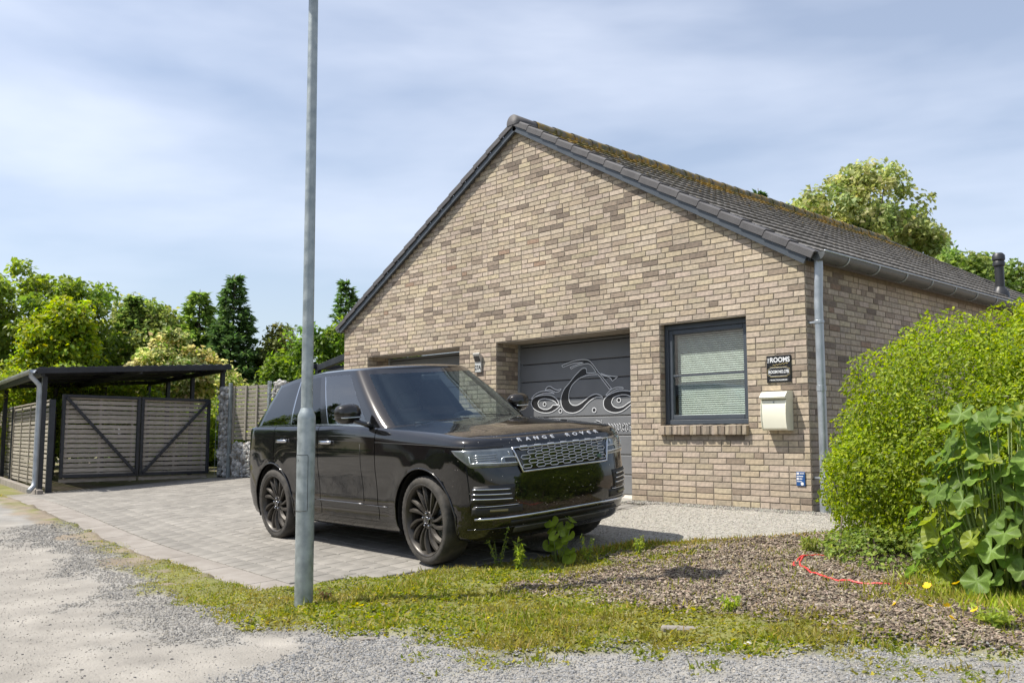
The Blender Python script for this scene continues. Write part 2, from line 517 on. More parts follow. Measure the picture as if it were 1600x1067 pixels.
order = sorted(range(len(pav)), key=lambda k: -vis[k])
single = set(order[:300])
pm = {}
rest = MB(); rest_col = []
for k, (x, y, l, w) in enumerate(pav):
    z = gzf(x, y); sx = (gzf(x + .1, y) - gzf(x - .1, y)) / .2; sy = (gzf(x, y + .1) - gzf(x, y - .1)) / .2
    nrm = Vector((-sx, -sy, 1)).normalized()
    xa = Vector((ca, sa, sx * ca + sy * sa)).normalized(); ya = nrm.cross(xa)
    R3 = Matrix((xa, ya, nrm)).transposed()
    # slight rock of each block
    R3 = R3 @ Matrix.Rotation(random.gauss(0, .006), 3, 'X') @ Matrix.Rotation(random.gauss(0, .006), 3, 'Y')
    zz = z + random.uniform(-.0015, .0015)
    ti = random.randrange(6)
    if k in single:
        key = (l, w, ti)
        if key not in pm: pm[key] = paver_mesh(l, w, pal[ti])
        o = link('paver', pm[key], None, drive)
        o.matrix_local = Matrix.Translation((x, y, zz)) @ R3.to_4x4()
    else:
        n0 = rest.n
        rest.cbox((-l/2, -w/2, -.03), (l/2, w/2, 0), .006, Matrix.Translation((x, y, zz)) @ R3.to_4x4())
        rest_col += [pal[ti]] * (rest.n - n0)
o = rest.build('paver_field', M['paver'], drive, fix=False)
a = o.data.color_attributes.new('tint', 'FLOAT_COLOR', 'POINT')
a.data.foreach_set('color', np.concatenate([np.array(rest_col, np.float32), np.ones((len(rest_col), 1), np.float32)], 1).ravel())
tag(o, kind='stuff')

# edge band slabs
kerb = empty('kerb_band'); tag(kerb, 'concrete edge band between driveway and lane', None, None, 'structure')
x = -12.2; first = True
while x < -1.55:
    L = 1.0
    mb = MB(); n = 6
    V = []; 
    for i in range(n + 1):
        xx = x + .006 + (L - .012) * i / n
        for (dy_, dz_) in ((0.0, -.06), (0.0, .002), (.01, .008), (.335, .006), (.343, .0), (.343, -.06)):
            yy = float(ky_out(xx)) + dy_
            V.append((xx, yy, gzf(xx, yy) + dz_))
    F = []
    for i in range(n):
        for k in range(5): F.append((i*6+k, i*6+k+1, (i+1)*6+k+1, (i+1)*6+k))
    F.append(tuple(range(6))); F.append(tuple(n*6 + k for k in range(5, -1, -1)))
    mb.add(V, F); mb.build('edge_slab', M['edge_slab'], kerb)
    x += L

# cast apron in front of the wall
ax = np.arange(-2.4, 1.75, .05); ay = np.arange(-3.0, .02, .05)
AX, AY = np.meshgrid(ax, ay)
keep = (AX < bed_x(AY) - .01 + (fbm(AX, AY, 6, 4) - .5) * .12) & ((AX > -2.0 + (fbm(AX, AY, 3, 8) - .5) * .05) & (AY > -2.75 + (-2.0 - AX) * .15))
AZ = gz(AX, AY) + .006 + (fbm(AX, AY, 5, 9) - .5) * .012
ii = np.arange(AX.size).reshape(AX.shape)
fq = np.stack([ii[:-1, :-1], ii[:-1, 1:], ii[1:, 1:], ii[1:, :-1]], -1).reshape(-1, 4)
kk = keep.ravel()[fq].all(1)
tag(link('apron', np_mesh('apron', np.stack([AX, AY, AZ], -1).reshape(-1, 3), fq[kk], M['apron'], True)), 'rough pale concrete apron in front of the brick gable', None, None, 'structure')
# ------------------------------------------------------------------ brick house
U = 0.0667; BL = 0.240; JT = 0.012; PROUD = 0.0045
HW = 8.90; EZ = 2.665; RIDGE = 5.20; HL = 11.6
XM = -HW / 2
SLOPE = (RIDGE - EZ) / (HW / 2)
DEP = 0.448                       # set-back of the garage doors
GD = [(-8.165, -5.736), (-4.90, -2.416)]
DZ = 32 * U
WX0, WX1, WZ0, WZ1 = -1.947, -0.740, 0.915, DZ
house = empty('brick_house')
tag(house, 'single storey brown brick gabled house with two garage doors and dark tiled roof', 'house')

def brick_tint():
    r = random.random()
    if r < .82:
        b = np.array([.445, .374, .285]) * random.uniform(.85, 1.14); b = b * np.array([1, random.uniform(.97, 1.02), random.uniform(.92, 1.06)])
    elif r < .925:
        b = np.array([.300, .240, .185]) * random.uniform(.88, 1.12)
    elif r < .992:
        b = np.array([.205, .163, .128]) * random.uniform(.85, 1.15)
    else:
        b = np.array([.30, .21, .15]) * random.uniform(.85, 1.1)
    return b

def brick_geo(l, h, d=PROUD, seed=None, bv=.0022):
    """front-facing brick: local u 0..l, v 0..h, w out of the wall; 9 quads"""
    j = lambda s: random.uniform(-s, s)
    V = []
    for (u, v) in ((0, 0), (l, 0), (l, h), (0, h)):
        V.append((u, v, -.012))
    for (u, v) in ((0, 0), (l, 0), (l, h), (0, h)):
        V.append((u + j(.0012), v + j(.0012), d - bv * .7))
    for (u, v, su, sv) in ((0, 0, 1, 1), (l, 0, -1, 1), (l, h, -1, -1), (0, h, 1, -1)):
        V.append((u + su * bv + j(.0015), v + sv * bv + j(.001), d + j(.0007)))
    F = [(8, 9, 10, 11)]
    for i in range(4):
        k = (i + 1) % 4
        F.append((4 + i, 4 + k, 8 + k, 8 + i)); F.append((i, k, 4 + k, 4 + i))
    return V, F

def fill(a, b, rnd=True):
    """split an interval into bricks"""
    out = []; u = a
    first = random.choice((BL, BL / 2, BL * .75))
    while u < b - .02:
        l = first if first else (BL if random.random() < .78 else BL / 2)
        first = None
        if b - (u + l) < .055: l = b - u
        if l > BL * 1.15: l = (b - u) * .5
        l = min(l, b - u)
        out.append((u, l)); u += l
    return out

bricks = []    # (frame, u, v, l)   frame: 'g' gable, 's' side, 'r..' reveals
nc = int(RIDGE / U)
for c in range(nc + 1):
    z0 = c * U; zt = z0 + U
    if zt > EZ:
        half = (RIDGE - zt) / SLOPE
        if half < .06: continue
        iv = [(XM - half - .01, XM + half + .01)]
    else: iv = [(-HW, 0.0)]
    holes = []
    if z0 < DZ - 1e-4: holes += GD
    if WZ0 - .03 < z0 + U * .5 < WZ1: holes.append((WX0, WX1))
    for (h0, h1) in holes:
        niv = []
        for (a, b) in iv:
            if h1 <= a or h0 >= b: niv.append((a, b)); continue
            if h0 > a: niv.append((a, h0))
            if h1 < b: niv.append((h1, b))
        iv = niv
    for (a, b) in iv:
        for (u, l) in fill(a, b): bricks.append(('g', u, z0, l))
for c in range(int(EZ / U)):
    for (u, l) in fill(0.0, HL): bricks.append(('s', u, c * U, l))
    for k, (x0, x1) in enumerate(GD):
        for (u, l) in fill(0.0, DEP - .02):
            if c < 32: bricks.append(('r%d' % k, u, c * U, l))
    if WZ0 - .03 < c * U + U * .5 < WZ1:
        bricks.append(('w', 0.0, c * U, .085))

def frame_fn(k):
    if k == 'g': return lambda u, v, w: (u, -w, v)
    if k == 's': return lambda u, v, w: (w, u, v)
    if k == 'w': return lambda u, v, w: (WX0 + w, u, v)
    x0 = GD[int(k[1])][0]
    return lambda u, v, w: (x0 + w, u, v)

wall = empty('wall', parent=house)
def occluded(x, z):
    if -0.52 < x < -0.12 and .8 < z < 1.7: return True
    if x > -.02 or z < .05: return True
    if WX0 - .05 < x < WX1 + .05 and .7 < z < .95: return True
    return False
cand = [i for i, b in enumerate(bricks) if b[0] == 'g' and abs(b[3] - BL) < .002 and -2.41 < b[1] < -BL and b[2] < 2.62 and not occluded(b[1] + .12, b[2] + .03)]
cand.sort(key=lambda i: (bricks[i][1] - CAM.x) ** 2 + CAM.y ** 2 + (bricks[i][2] - CAM.z) ** 2)
sel = set(cand[:300])
variants = []
for k in range(40):
    V, F = brick_geo(BL - JT, U - JT)
    me = bpy.data.meshes.new('brick'); me.from_pydata([(u, -w, v) for u, v, w in V], [], F)
    t = brick_tint()
    a = me.color_attributes.new('tint', 'FLOAT_COLOR', 'POINT')
    a.data.foreach_set('color', np.tile(np.array([*t, 1], np.float32), (12, 1)).ravel())
    me.materials.append(M['brick']); variants.append(me)
VV, FF, CC = [], [], []; n = 0
for i, (fr, u, v, l) in enumerate(bricks):
    if i in sel:
        o = link('brick', random.choice(variants), None, wall)
        o.location = (u + JT / 2, random.uniform(-.0012, .0012), v + JT / 2 + random.uniform(-.001, .001))
        continue
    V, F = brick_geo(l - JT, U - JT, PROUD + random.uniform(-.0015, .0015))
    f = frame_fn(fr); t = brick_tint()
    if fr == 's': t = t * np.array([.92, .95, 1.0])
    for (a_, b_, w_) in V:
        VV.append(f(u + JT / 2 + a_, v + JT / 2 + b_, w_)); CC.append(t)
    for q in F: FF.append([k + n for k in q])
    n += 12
FFa = np.array(FF)
me = np_mesh('brick_field', np.array(VV), FFa, M['brick'], False, np.array(CC))
bm = bmesh.new(); bm.from_mesh(me); bmesh.ops.recalc_face_normals(bm, faces=bm.faces[:]); bm.to_mesh(me); bm.free()
tag(link('brick_field', me, None, wall), kind='stuff')

# mortar core behind the bricks: outline with openings, as strips
core = MB()
def slab(x0, x1, z0, z1, y0=0.001, y1=DEP):
    if x1 - x0 > 1e-3 and z1 - z0 > 1e-3: core.box((x0, y0, z0), (x1, y1, z1))
xs = [-HW + .001, GD[0][0] - .001, GD[0][1] + .001, GD[1][0] - .001, GD[1][1] + .001, -.001]
slab(xs[0], xs[1], -.4, DZ, y1=HL); slab(xs[2], xs[3], -.4, DZ)
slab(xs[4], WX0 - .001, -.4, DZ); slab(WX0 - .001, WX1 + .001, -.4, WZ0 - .12); slab(WX1 + .001, -.001, -.4, DZ)
slab(xs[0], -.001, DZ, EZ)
# gable triangle
core.prism([(-HW + .001, EZ), (-.001, EZ), (XM, RIDGE + .02)], 0.001, 0.36, lambda u, v, d: (u, d, v))
core.box((-.36, DEP, -.4), (-.001, HL, EZ))
core.box((-HW + .2, HL - .3, -.4), (-.3, HL - .001, EZ))
core.prism([(-HW + .001, EZ), (-.001, EZ), (XM, RIDGE)], HL - .36, HL - .001, lambda u, v, d: (u, d, v))
core.build('mortar', M['mortar'], wall)
# lintel soffits and far reveals (plain)
mb = MB()
for (x0, x1) in GD: mb.box((x0 + .002, .002, DZ - .008), (x1 - .002, DEP - .004, DZ - .002))
mb.box((WX0 + .002, .002, WZ1 - .008), (WX1 - .002, .09, WZ1 - .002))
mb.build('lintel_soffit', M['render_soffit'], wall)

# ---- garage doors ---------------------------------------------------------
M['threshold'] = pmat('threshold', (0.5, 0.47, 0.42), (0.6, 0.57, 0.5), 12, rough=0.8)
for k, (x0, x1) in enumerate(GD):
    gd = empty('garage_door', ((x0 + x1) / 2, DEP, 0), parent=house)
    w = (x1 - x0) / 2
    z = 0.03; hgt = 0.2555
    while z < DZ - .03:
        h = min(hgt, DZ - .012 - z)
        mb = MB()
        # ribbed section: slightly proud face with bevelled groove
        mb.add([(-w + .05, -.012, z + .006), (w - .05, -.012, z + .006), (w - .05, -.020, z + .016), (-w + .05, -.020, z + .016),
                (w - .05, -.020, z + h - .012), (-w + .05, -.020, z + h - .012), (w - .05, -.012, z + h - .004), (-w + .05, -.012, z + h - .004),
                (-w + .05, .02, z + .006), (w - .05, .02, z + .006), (w - .05, .02, z + h - .004), (-w + .05, .02, z + h - .004)],
               [(0, 1, 2, 3), (3, 2, 4, 5), (5, 4, 6, 7), (8, 11, 10, 9), (0, 8, 9, 1), (7, 6, 10, 11)])
        mb.build('section', M['garage'], gd)
        z += hgt
    fr = MB()
    fr.box((-w + .003, -.03, 0.03), (-w + .048, .02, DZ - .012)); fr.build('door_frame', M['zinc'], gd)
    MB().box((w - .048, -.03, 0.03), (w - .003, .02, DZ - .012)).build('door_frame', M['zinc'], gd)
    MB().box((-w + .05, .022, .0), (w - .05, .03, DZ - .012)).build('backing', M['black_metal'], gd)
    MB().cbox((-w + .003, -DEP + .02, -.05), (w - .003, .0, .028), .006).build('threshold', M['threshold'], gd)

# ---- window ---------------------------------------------------------------
M['win_glass'] = glass_mat('window_glass', (.95, .98, .96), .10)
M['blind'] = pmat('blind_slat', (0.80, 0.86, 0.79), (0.84, 0.88, 0.83), 6, rough=0.6)
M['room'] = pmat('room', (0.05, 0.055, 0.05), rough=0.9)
win = empty('window', ((WX0 + WX1) / 2, 0.09, WZ0), parent=house)
w = (WX1 - WX0) / 2; h = WZ1 - WZ0
fr = MB()
for (a, b) in (((-w + .002, -.0, .004), (-w + .055, .07, h - .010)), ((w - .055, -.0, .004), (w - .002, .07, h - .010)),
               ((-w + .055, 0, .004), (w - .055, .07, .060)), ((-w + .055, 0, h - .075), (w - .055, .07, h - .010))):
    fr.cbox(a, b, .005)
fr.build('frame', M['anthracite'], win)
sash = MB()
i0, i1 = -w + .057, w - .057
for (a, b) in (((i0, .012, .062), (i0 + .052, .06, h - .077)), ((i1 - .052, .012, .062), (i1, .06, h - .077)),
               ((i0 + .052, .012, .062), (i1 - .052, .06, .118)), ((i0 + .052, .012, h - .132), (i1 - .052, .06, h - .077))):
    sash.cbox(a, b, .006)
sash.build('sash', M['anthracite'], win)
MB().cbox((i0 + .053, .016, .575), (i1 - .053, .056, .600), .004).build('glazing_bar', M['anthracite'], win)
MB().box((i0 + .04, .036, .601), (i1 - .04, .042, h - .1)).build('pane', M['win_glass'], win)
MB().box((i0 + .04, .036, .10), (i1 - .04, .042, .574)).build('pane', M['win_glass'], win)
sl = bpy.data.meshes.new('slat')
mbs = MB(); L2 = w - .12
prof = [(-.0125, -.006), (-.006, -.001), (0, .001), (.006, -.0005), (.0125, -.004)]
V = [(s * L2, p[0], p[1]) for s in (-1, 1) for p in prof]
mbs.add(V, [(i, i + 1, 6 + i, 5 + i) for i in range(4)])
sl = mbs.mesh('slat', M['blind'], True, False)
z = .13; k = 0
while z < h - .13:
    o = link('slat', sl, None, win, (0.005, .10, z), (math.radians(34 if z > .62 else 42), 0, 0)); z += .0250
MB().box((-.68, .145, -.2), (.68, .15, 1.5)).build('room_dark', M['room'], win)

# sill of soldier bricks
sill = empty('window_sill', (0, 0, 0), parent=house)
x = WX0 - .012; 
while x < WX1 - .01:
    wbr = .058
    V = []
    t = brick_tint() * (.82 if random.random() < .75 else .55)
    mb = MB(); mb.cbox((0, -.062 + random.uniform(-.004, .004), WZ0 - .118), (wbr - .006, .085, WZ0 - .012 + random.uniform(-.003, .003)), .006)
    # slope the top
    mb.V = [(vx, vy, vz + (.012 * (vy + .06) / .14 if vz > WZ0 - .05 else 0)) for vx, vy, vz in mb.V]
    me = mb.mesh('sill_brick', M['brick'])
    a = me.color_attributes.new('tint', 'FLOAT_COLOR', 'POINT')
    a.data.foreach_set('color', np.tile(np.array([*t, 1], np.float32), (len(me.vertices), 1)).ravel())
    link('sill_brick', me, None, sill, (x, 0, random.uniform(-.002, .002)), (0, random.uniform(-.03, .03), 0)); x += wbr
MB().box((WX0, -.05, WZ0 - .11), (WX1, .08, WZ0 - .02)).build('sill_mortar', M['mortar'], sill)

# ---- roof -----------------------------------------------------------------
roof = empty('roof', (XM, 0, RIDGE), parent=house)
PT = math.atan(SLOPE); cP, sP = math.cos(PT), math.sin(PT)
SL_LEN = (HW / 2 + .14) / cP             # along the slope from ridge to eave
OY0, OY1 = -.10, HL + .10
def rp(side, s, y, n):
    """point on roof: s down the slope from the ridge, n above; side +1 right, -1 left (local to the ridge)"""
    return (side * (s * cP + n * sP), y, .09 - s * sP + n * cP)
# under-roof boards
ub = MB()
for sd in (1, -1):
    V = [rp(sd, s, y, n) for s in (0, SL_LEN - .03) for y in (OY0 + .05, OY1 - .05) for n in (-.075, -.03)]
    ub.add(V, [(0, 1, 3, 2), (4, 6, 7, 5), (0, 4, 5, 1), (2, 3, 7, 6), (0, 2, 6, 4), (1, 5, 7, 3)])
ub.build('roof_deck', M['black_metal'], roof)
# tile courses with a real lap and rolled profile
M['tile_field'] = None
m, N, L, out = new_mat('roof_tile_mossy')
p = N.new('ShaderNodeBsdfPrincipled'); p.inputs['Roughness'].default_value = .75
tc = N.new('ShaderNodeTexCoord')
n1 = N.new('ShaderNodeTexNoise'); n1.inputs['Scale'].default_value = 2.2; n1.inputs['Detail'].default_value = 8
L.new(tc.outputs['Object'], n1.inputs['Vector'])
at_ = N.new('ShaderNodeAttribute'); at_.attribute_name = 'tint'
r1 = N.new('ShaderNodeValToRGB'); r1.color_ramp.elements[0].position = .35; r1.color_ramp.elements[1].position = .7
r1.color_ramp.elements[0].color = (.105, .098, .088, 1); r1.color_ramp.elements[1].color = (.185, .172, .155, 1)
L.new(n1.outputs['Fac'], r1.inputs[0])
n2 = N.new('ShaderNodeTexNoise'); n2.inputs['Scale'].default_value = 16; n2.inputs['Detail'].default_value = 6
L.new(tc.outputs['Object'], n2.inputs['Vector'])
sepc = N.new('ShaderNodeSeparateColor'); L.new(at_.outputs['Color'], sepc.inputs[0])
ad = N.new('ShaderNodeMath'); ad.operation = 'ADD'; L.new(sepc.outputs[0], ad.inputs[0]); L.new(n2.outputs['Fac'], ad.inputs[1])
r2 = N.new('ShaderNodeValToRGB'); r2.color_ramp.elements[0].position = .66; r2.color_ramp.elements[1].position = .86
L.new(ad.outputs[0], r2.inputs[0])
mc = N.new('ShaderNodeMix'); mc.data_type = 'RGBA'
n3 = N.new('ShaderNodeTexNoise'); n3.inputs['Scale'].default_value = 5
L.new(tc.outputs['Object'], n3.inputs['Vector'])
r3 = N.new('ShaderNodeValToRGB'); r3.color_ramp.elements[0].position = .42; r3.color_ramp.elements[1].position = .60
r3.color_ramp.elements[0].color = (.085, .085, .022, 1); r3.color_ramp.elements[1].color = (.31, .19, .02, 1)
L.new(n3.outputs['Fac'], r3.inputs[0])
L.new(r2.outputs['Color'], mc.inputs['Factor']); L.new(r1.outputs['Color'], mc.inputs['A']); L.new(r3.outputs['Color'], mc.inputs['B'])
L.new(mc.outputs['Result'], p.inputs['Base Color'])
b = N.new('ShaderNodeBump'); b.inputs['Strength'].default_value = .4; b.inputs['Distance'].default_value = .01
L.new(n2.outputs['Fac'], b.inputs['Height']); L.new(b.outputs[0], p.inputs['Normal'])
L.new(p.outputs[0], out.inputs['Surface']); M['tile_field'] = m

ncourse = 15; cl = SL_LEN / ncourse
tw = 0.30
for sd in (1, -1):
    V, F, C_ = [], [], []
    ys = []
    y = OY0 + .19
    while y < OY1 - .19:
        for f_, hh in ((0, 0.0), (.15, .005), (.35, .006), (.48, .001), (.5, .0), (.65, .005), (.85, .006), (.97, .001)):
            ys.append((y + f_ * tw, hh))
        y += tw
    ys.append((OY1 - .19, 0))
    ny_ = len(ys)
    for c in range(ncourse):
        s0 = c * cl; s1 = s0 + cl + .05
        base = len(V)
        jit = [random.uniform(-.002, .003) for _ in ys]
        for (s, off) in ((s0, .0), (s1, .030), (s1, .004)):
            for k, (yy, hh) in enumerate(ys):
                V.append(rp(sd, s, yy, off + (hh if off != .004 else hh - .002) + jit[k]))
                moss = .42 * max(0, 1 - s / 1.1) + .14 * max(0, 1 - s / 3.6) + (.06 if s == s1 else 0) * max(0, 1 - s / 3)
                if off == .030: moss += .05
                C_.append((moss, 0, 0))
        for k in range(ny_ - 1):
            F.append((base + k, base + k + 1, base + ny_ + k + 1, base + ny_ + k))
            F.append((base + ny_ + k, base + ny_ + k + 1, base + 2*ny_ + k + 1, base + 2*ny_ + k))
    me = np_mesh('roof_tiles', np.array(V), np.array(F), M['tile_field'], False, np.array(C_))
    bm = bmesh.new(); bm.from_mesh(me); bmesh.ops.recalc_face_normals(bm, faces=bm.faces[:]); bm.to_mesh(me); bm.free()
    tag(link('roof_tiles', me, None, roof), kind='stuff')
# verge tiles (cloaked) along both gables
nv = 16; vl = SL_LEN / nv
for (y0, sg) in ((OY0, 1), (OY1, -1)):
    for sd in (1, -1):
        for c in range(nv):
            s0 = c * vl + .012; s1 = s0 + vl - .008
            t0, t1 = .052, .074
            mb = MB(); ya, yb, yc = y0, y0 + sg * .02, y0 + sg * .21
            prof = [(ya, -.052), (ya, 0.018), (yb, .034), (yc, .034), (yc, .018), (yb, .014), (yb, -.052)]
            V = []
            for s, dn in ((s0, -.009), (s1, .006)):
                for (yy, n_) in prof: V.append(rp(sd, s, yy, n_ + dn + .012))
            k = len(prof)
            F = [(i, (i + 1) % k, k + (i + 1) % k, k + i) for i in range(k)] + [tuple(range(k)), tuple(range(2*k - 1, k - 1, -1))]
            mb.add(V, F); mb.build('verge_tile', M['verge'], roof)
    # barge board behind
    mb = MB()
    for sd in (1, -1):
        V = [rp(sd, s, yy, n_) for s in (0.02, SL_LEN - .06) for yy in (y0 + sg * .025, y0 + sg * .06) for n_ in (-.120, -.045)]
        mb.add(V, [(0, 1, 3, 2), (4, 6, 7, 5), (0, 4, 5, 1), (2, 3, 7, 6), (0, 2, 6, 4), (1, 5, 7, 3)])
    mb.build('barge_board', M['anthracite'], roof)
# ridge tiles
y = OY0 - .01; k = 0
M['ridge_moss'] = m
while y < OY1 - .05:
    l = min(.40, OY1 + .01 - y)
    mb = MB(); V = []; seg = 12
    for yy, rr in ((y + .003, .118), (y + l * .9, .108), (y + l + .03, .105)):
        for i in range(seg + 1):
            a = math.pi * (i / seg) * 1.16 - .08 * math.pi
            V.append((math.cos(a) * rr * 1.05, yy, .075 + math.sin(a) * rr))
    F = [(r_ * (seg + 1) + i, r_ * (seg + 1) + i + 1, (r_ + 1) * (seg + 1) + i + 1, (r_ + 1) * (seg + 1) + i) for r_ in range(2) for i in range(seg)]
    if k == 0: F.append(tuple(range(seg + 1)))
    mb.add(V, F)
    o = mb.build('ridge_tile', M['verge'] if k == 0 else M['tile_field'], roof, True)
    me = o.data
    a = me.color_attributes.new('tint', 'FLOAT_COLOR', 'POINT')
    a.data.foreach_set('color', np.tile(np.array([.30, 0, 0, 1], np.float32), (len(me.vertices), 1)).ravel())
    y += .40; k += 1

# ---- gutters, downpipe ------------------------------------------------------
def gutter(sd):
    xg = (.165 if sd > 0 else -HW - .165); zg = EZ + .045
    mb = MB(); seg = 12; r = .088
    V = []
    ys_ = [OY0 + .07, HL + .05]
    for yy in ys_:
        for i in range(seg + 1):
            a = math.pi + math.pi * i / seg
            V.append((xg + math.cos(a) * r, yy, zg + math.sin(a) * r))
        for i in range(seg, -1, -1):
            a = math.pi + math.pi * i / seg
            V.append((xg + math.cos(a) * (r - .006), yy, zg + math.sin(a) * (r - .006)))
    k = 2 * (seg + 1)
    F = [(i, (i + 1) % k, k + (i + 1) % k, k + i) for i in range(k)]
    F += [tuple(range(seg + 1)), tuple(k + i for i in range(seg, -1, -1))]
    mb.add(V, F)
    g = mb.build('gutter', M['gutter'], house)
    auto_smooth(g, 50)
    lip = MB(); lip.tube([(xg + sd * (r + .003), OY0 + .065, zg + .004), (xg + sd * (r + .003), HL + .05, zg + .004)], .011, 8)
    lip.build('gutter_bead', M['zinc'], g, True)
    if sd > 0:
        y = .5
        while y < HL:
            b_ = MB(); pts = [(xg + math.cos(math.pi + math.pi * i / 10) * (r + .004), y, zg + math.sin(math.pi + math.pi * i / 10) * (r + .004)) for i in range(11)]
            b_.tube(pts, .008, 6); b_.build('gutter_strap', M['zinc'], g); y += .72
    return xg, zg
xg, zg = gutter(1); gutter(-1)
dp = MB()
dp.tube([(.135, .05, zg - .06), (.132, .05, zg - .2), (.118, .05, zg - .5), (.118, .05, 0.10), (.118, .05, -.02)], .046, 14)
dpo = dp.build('downpipe', M['zinc'], house); auto_smooth(dpo, 50)
for z in (.35, 1.98):
    b_ = MB(); b_.lathe([(.049, -.018), (.052, -.014), (.052, .014), (.049, .018)], 14, Matrix.Translation((.118, .05, z)), False)
    b_.box((.0, .03, z - .01), (.08, .07, z + .01)); b_.build('pipe_clip', M['zinc'], dpo)
for z in (1.28,):
    b_ = MB(); b_.lathe([(.047, -.03), (.050, -.028), (.050, .028), (.047, .03)], 14, Matrix.Translation((.118, .05, z)), False); b_.build('pipe_socket', M['zinc'], dpo)
sb = MB(); sb.lathe([(.058, -.12), (.058, .16), (.050, .20)], 14, Matrix.Translation((.118, .05, .0))); sb.build('standpipe', M['zinc'], dpo)

# flue pipe on the far slope
M['flue'] = pmat('flue', (0.016, 0.017, 0.020), (0.028, 0.029, 0.033), 8, rough=.45)
fx, fy = -.85, 8.2
fz = RIDGE + .09 - (fx - XM) * SLOPE
fl = MB(); fl.lathe([(.075, -.25), (.075, .50), (.098, .52), (.098, .58), (.086, .60), (.104, .62), (.104, .70), (.07, .74)], 18, Matrix.Translation((fx, fy, fz)))
flo = fl.build('flue_pipe', M['flue'], house); auto_smooth(flo, 40)
cl_ = MB(); cl_.lathe([(.15, -.14), (.14, .02), (.09, .10), (.079, .12)], 18, Matrix.Translation((fx, fy, fz + .02))); auto_smooth(cl_.build('flue_collar', M['flue'], flo), 40)
# ------------------------------------------------------------------ car
m, N, L, out = new_mat('car_paint')
p = N.new('ShaderNodeBsdfPrincipled')
p.inputs['Roughness'].default_value = 0.35; p.inputs['Coat Weight'].default_value = 1.0; p.inputs['Coat Roughness'].default_value = 0.04
p.inputs['Coat IOR'].default_value = 1.62; p.inputs['Specular IOR Level'].default_value = 0.04
tc = N.new('ShaderNodeTexCoord')
n1 = N.new('ShaderNodeTexNoise'); n1.inputs['Scale'].default_value = 3.5; n1.inputs['Detail'].default_value = 8
L.new(tc.outputs['Object'], n1.inputs['Vector'])
r1 = N.new('ShaderNodeValToRGB'); r1.color_ramp.elements[0].position = .40; r1.color_ramp.elements[1].position = .85
r1.color_ramp.elements[0].color = (.0022, .0022, .003, 1); r1.color_ramp.elements[1].color = (.007, .0067, .0063, 1)
L.new(n1.outputs['Fac'], r1.inputs[0])
vo = N.new('ShaderNodeTexVoronoi'); vo.inputs['Scale'].default_value = 30
L.new(tc.outputs['Object'], vo.inputs['Vector'])
lt = N.new('ShaderNodeMath'); lt.operation = 'LESS_THAN'; lt.inputs[1].default_value = .12
L.new(vo.outputs['Distance'], lt.inputs[0])
sepc = N.new('ShaderNodeSeparateColor'); L.new(vo.outputs['Color'], sepc.inputs[0])
gt = N.new('ShaderNodeMath'); gt.operation = 'GREATER_THAN'; gt.inputs[1].default_value = .62
L.new(sepc.outputs[0], gt.inputs[0])
mu = N.new('ShaderNodeMath'); mu.operation = 'MULTIPLY'; L.new(lt.outputs[0], mu.inputs[0]); L.new(gt.outputs[0], mu.inputs[1])
sx_ = N.new('ShaderNodeSeparateXYZ'); L.new(tc.outputs['Object'], sx_.inputs[0])
fm = N.new('ShaderNodeMapRange'); fm.inputs['From Min'].default_value = .35; fm.inputs['From Max'].default_value = .75
L.new(sx_.outputs['X'], fm.inputs['Value'])
mu2 = N.new('ShaderNodeMath'); mu2.operation = 'MULTIPLY'; L.new(mu.outputs[0], mu2.inputs[0]); L.new(fm.outputs[0], mu2.inputs[1])
mx = N.new('ShaderNodeMix'); mx.data_type = 'RGBA'; mx.inputs['B'].default_value = (.34, .32, .28, 1)
L.new(mu2.outputs[0], mx.inputs['Factor']); L.new(r1.outputs['Color'], mx.inputs['A'])
# road dust low on the flanks
dz_ = N.new('ShaderNodeMapRange'); dz_.inputs['From Min'].default_value = .50; dz_.inputs['From Max'].default_value = .22; dz_.inputs['To Max'].default_value = .40
L.new(sx_.outputs['Z'], dz_.inputs['Value'])
dm = N.new('ShaderNodeMath'); dm.operation = 'MULTIPLY'; L.new(dz_.outputs[0], dm.inputs[0]); L.new(n1.outputs['Fac'], dm.inputs[1])
mx2 = N.new('ShaderNodeMix'); mx2.data_type = 'RGBA'; mx2.inputs['B'].default_value = (.085, .075, .062, 1)
L.new(dm.outputs[0], mx2.inputs['Factor']); L.new(mx.outputs['Result'], mx2.inputs['A'])
L.new(mx2.outputs['Result'], p.inputs['Base Color'])
cwt = N.new('ShaderNodeMapRange'); cwt.inputs['From Min'].default_value = 0; cwt.inputs['From Max'].default_value = .5; cwt.inputs['To Min'].default_value = 1; cwt.inputs['To Max'].default_value = .3
L.new(dm.outputs[0], cwt.inputs['Value']); L.new(cwt.outputs[0], p.inputs['Coat Weight'])
L.new(p.outputs[0], out.inputs['Surface'])
M['paint'] = m
M['gloss_black'] = pmat('gloss_black', (.006, .006, .007), rough=.12, coat=.6)
M['trim_black'] = pmat('trim_black', (.012, .012, .012), (.02, .019, .018), 20, rough=.55)
M['chrome'] = pmat('satin_chrome', (.52, .53, .56), (.62, .63, .66), 9, rough=.18, metal=1.0)
M['rim'] = pmat('rim', (.040, .036, .032), (.065, .058, .050), 9, rough=.38, metal=.4, rvar=.1)
M['tyre'] = pmat('tyre', (.030, .028, .026), (.070, .063, .055), 11, rough=.82, bump=.3, bscale=80)
M['car_glass'] = glass_mat('car_glass', (.60, .68, .68), .12)
M['screen_glass'] = glass_mat('screen_glass', (.70, .80, .84), .045, gcol=(.66, .84, 1.0))
M['privacy_glass'] = glass_mat('privacy_glass', (.05, .045, .045), .05)
M['interior'] = pmat('interior', (.016, .016, .017), (.024, .023, .023), 15, rough=.6)
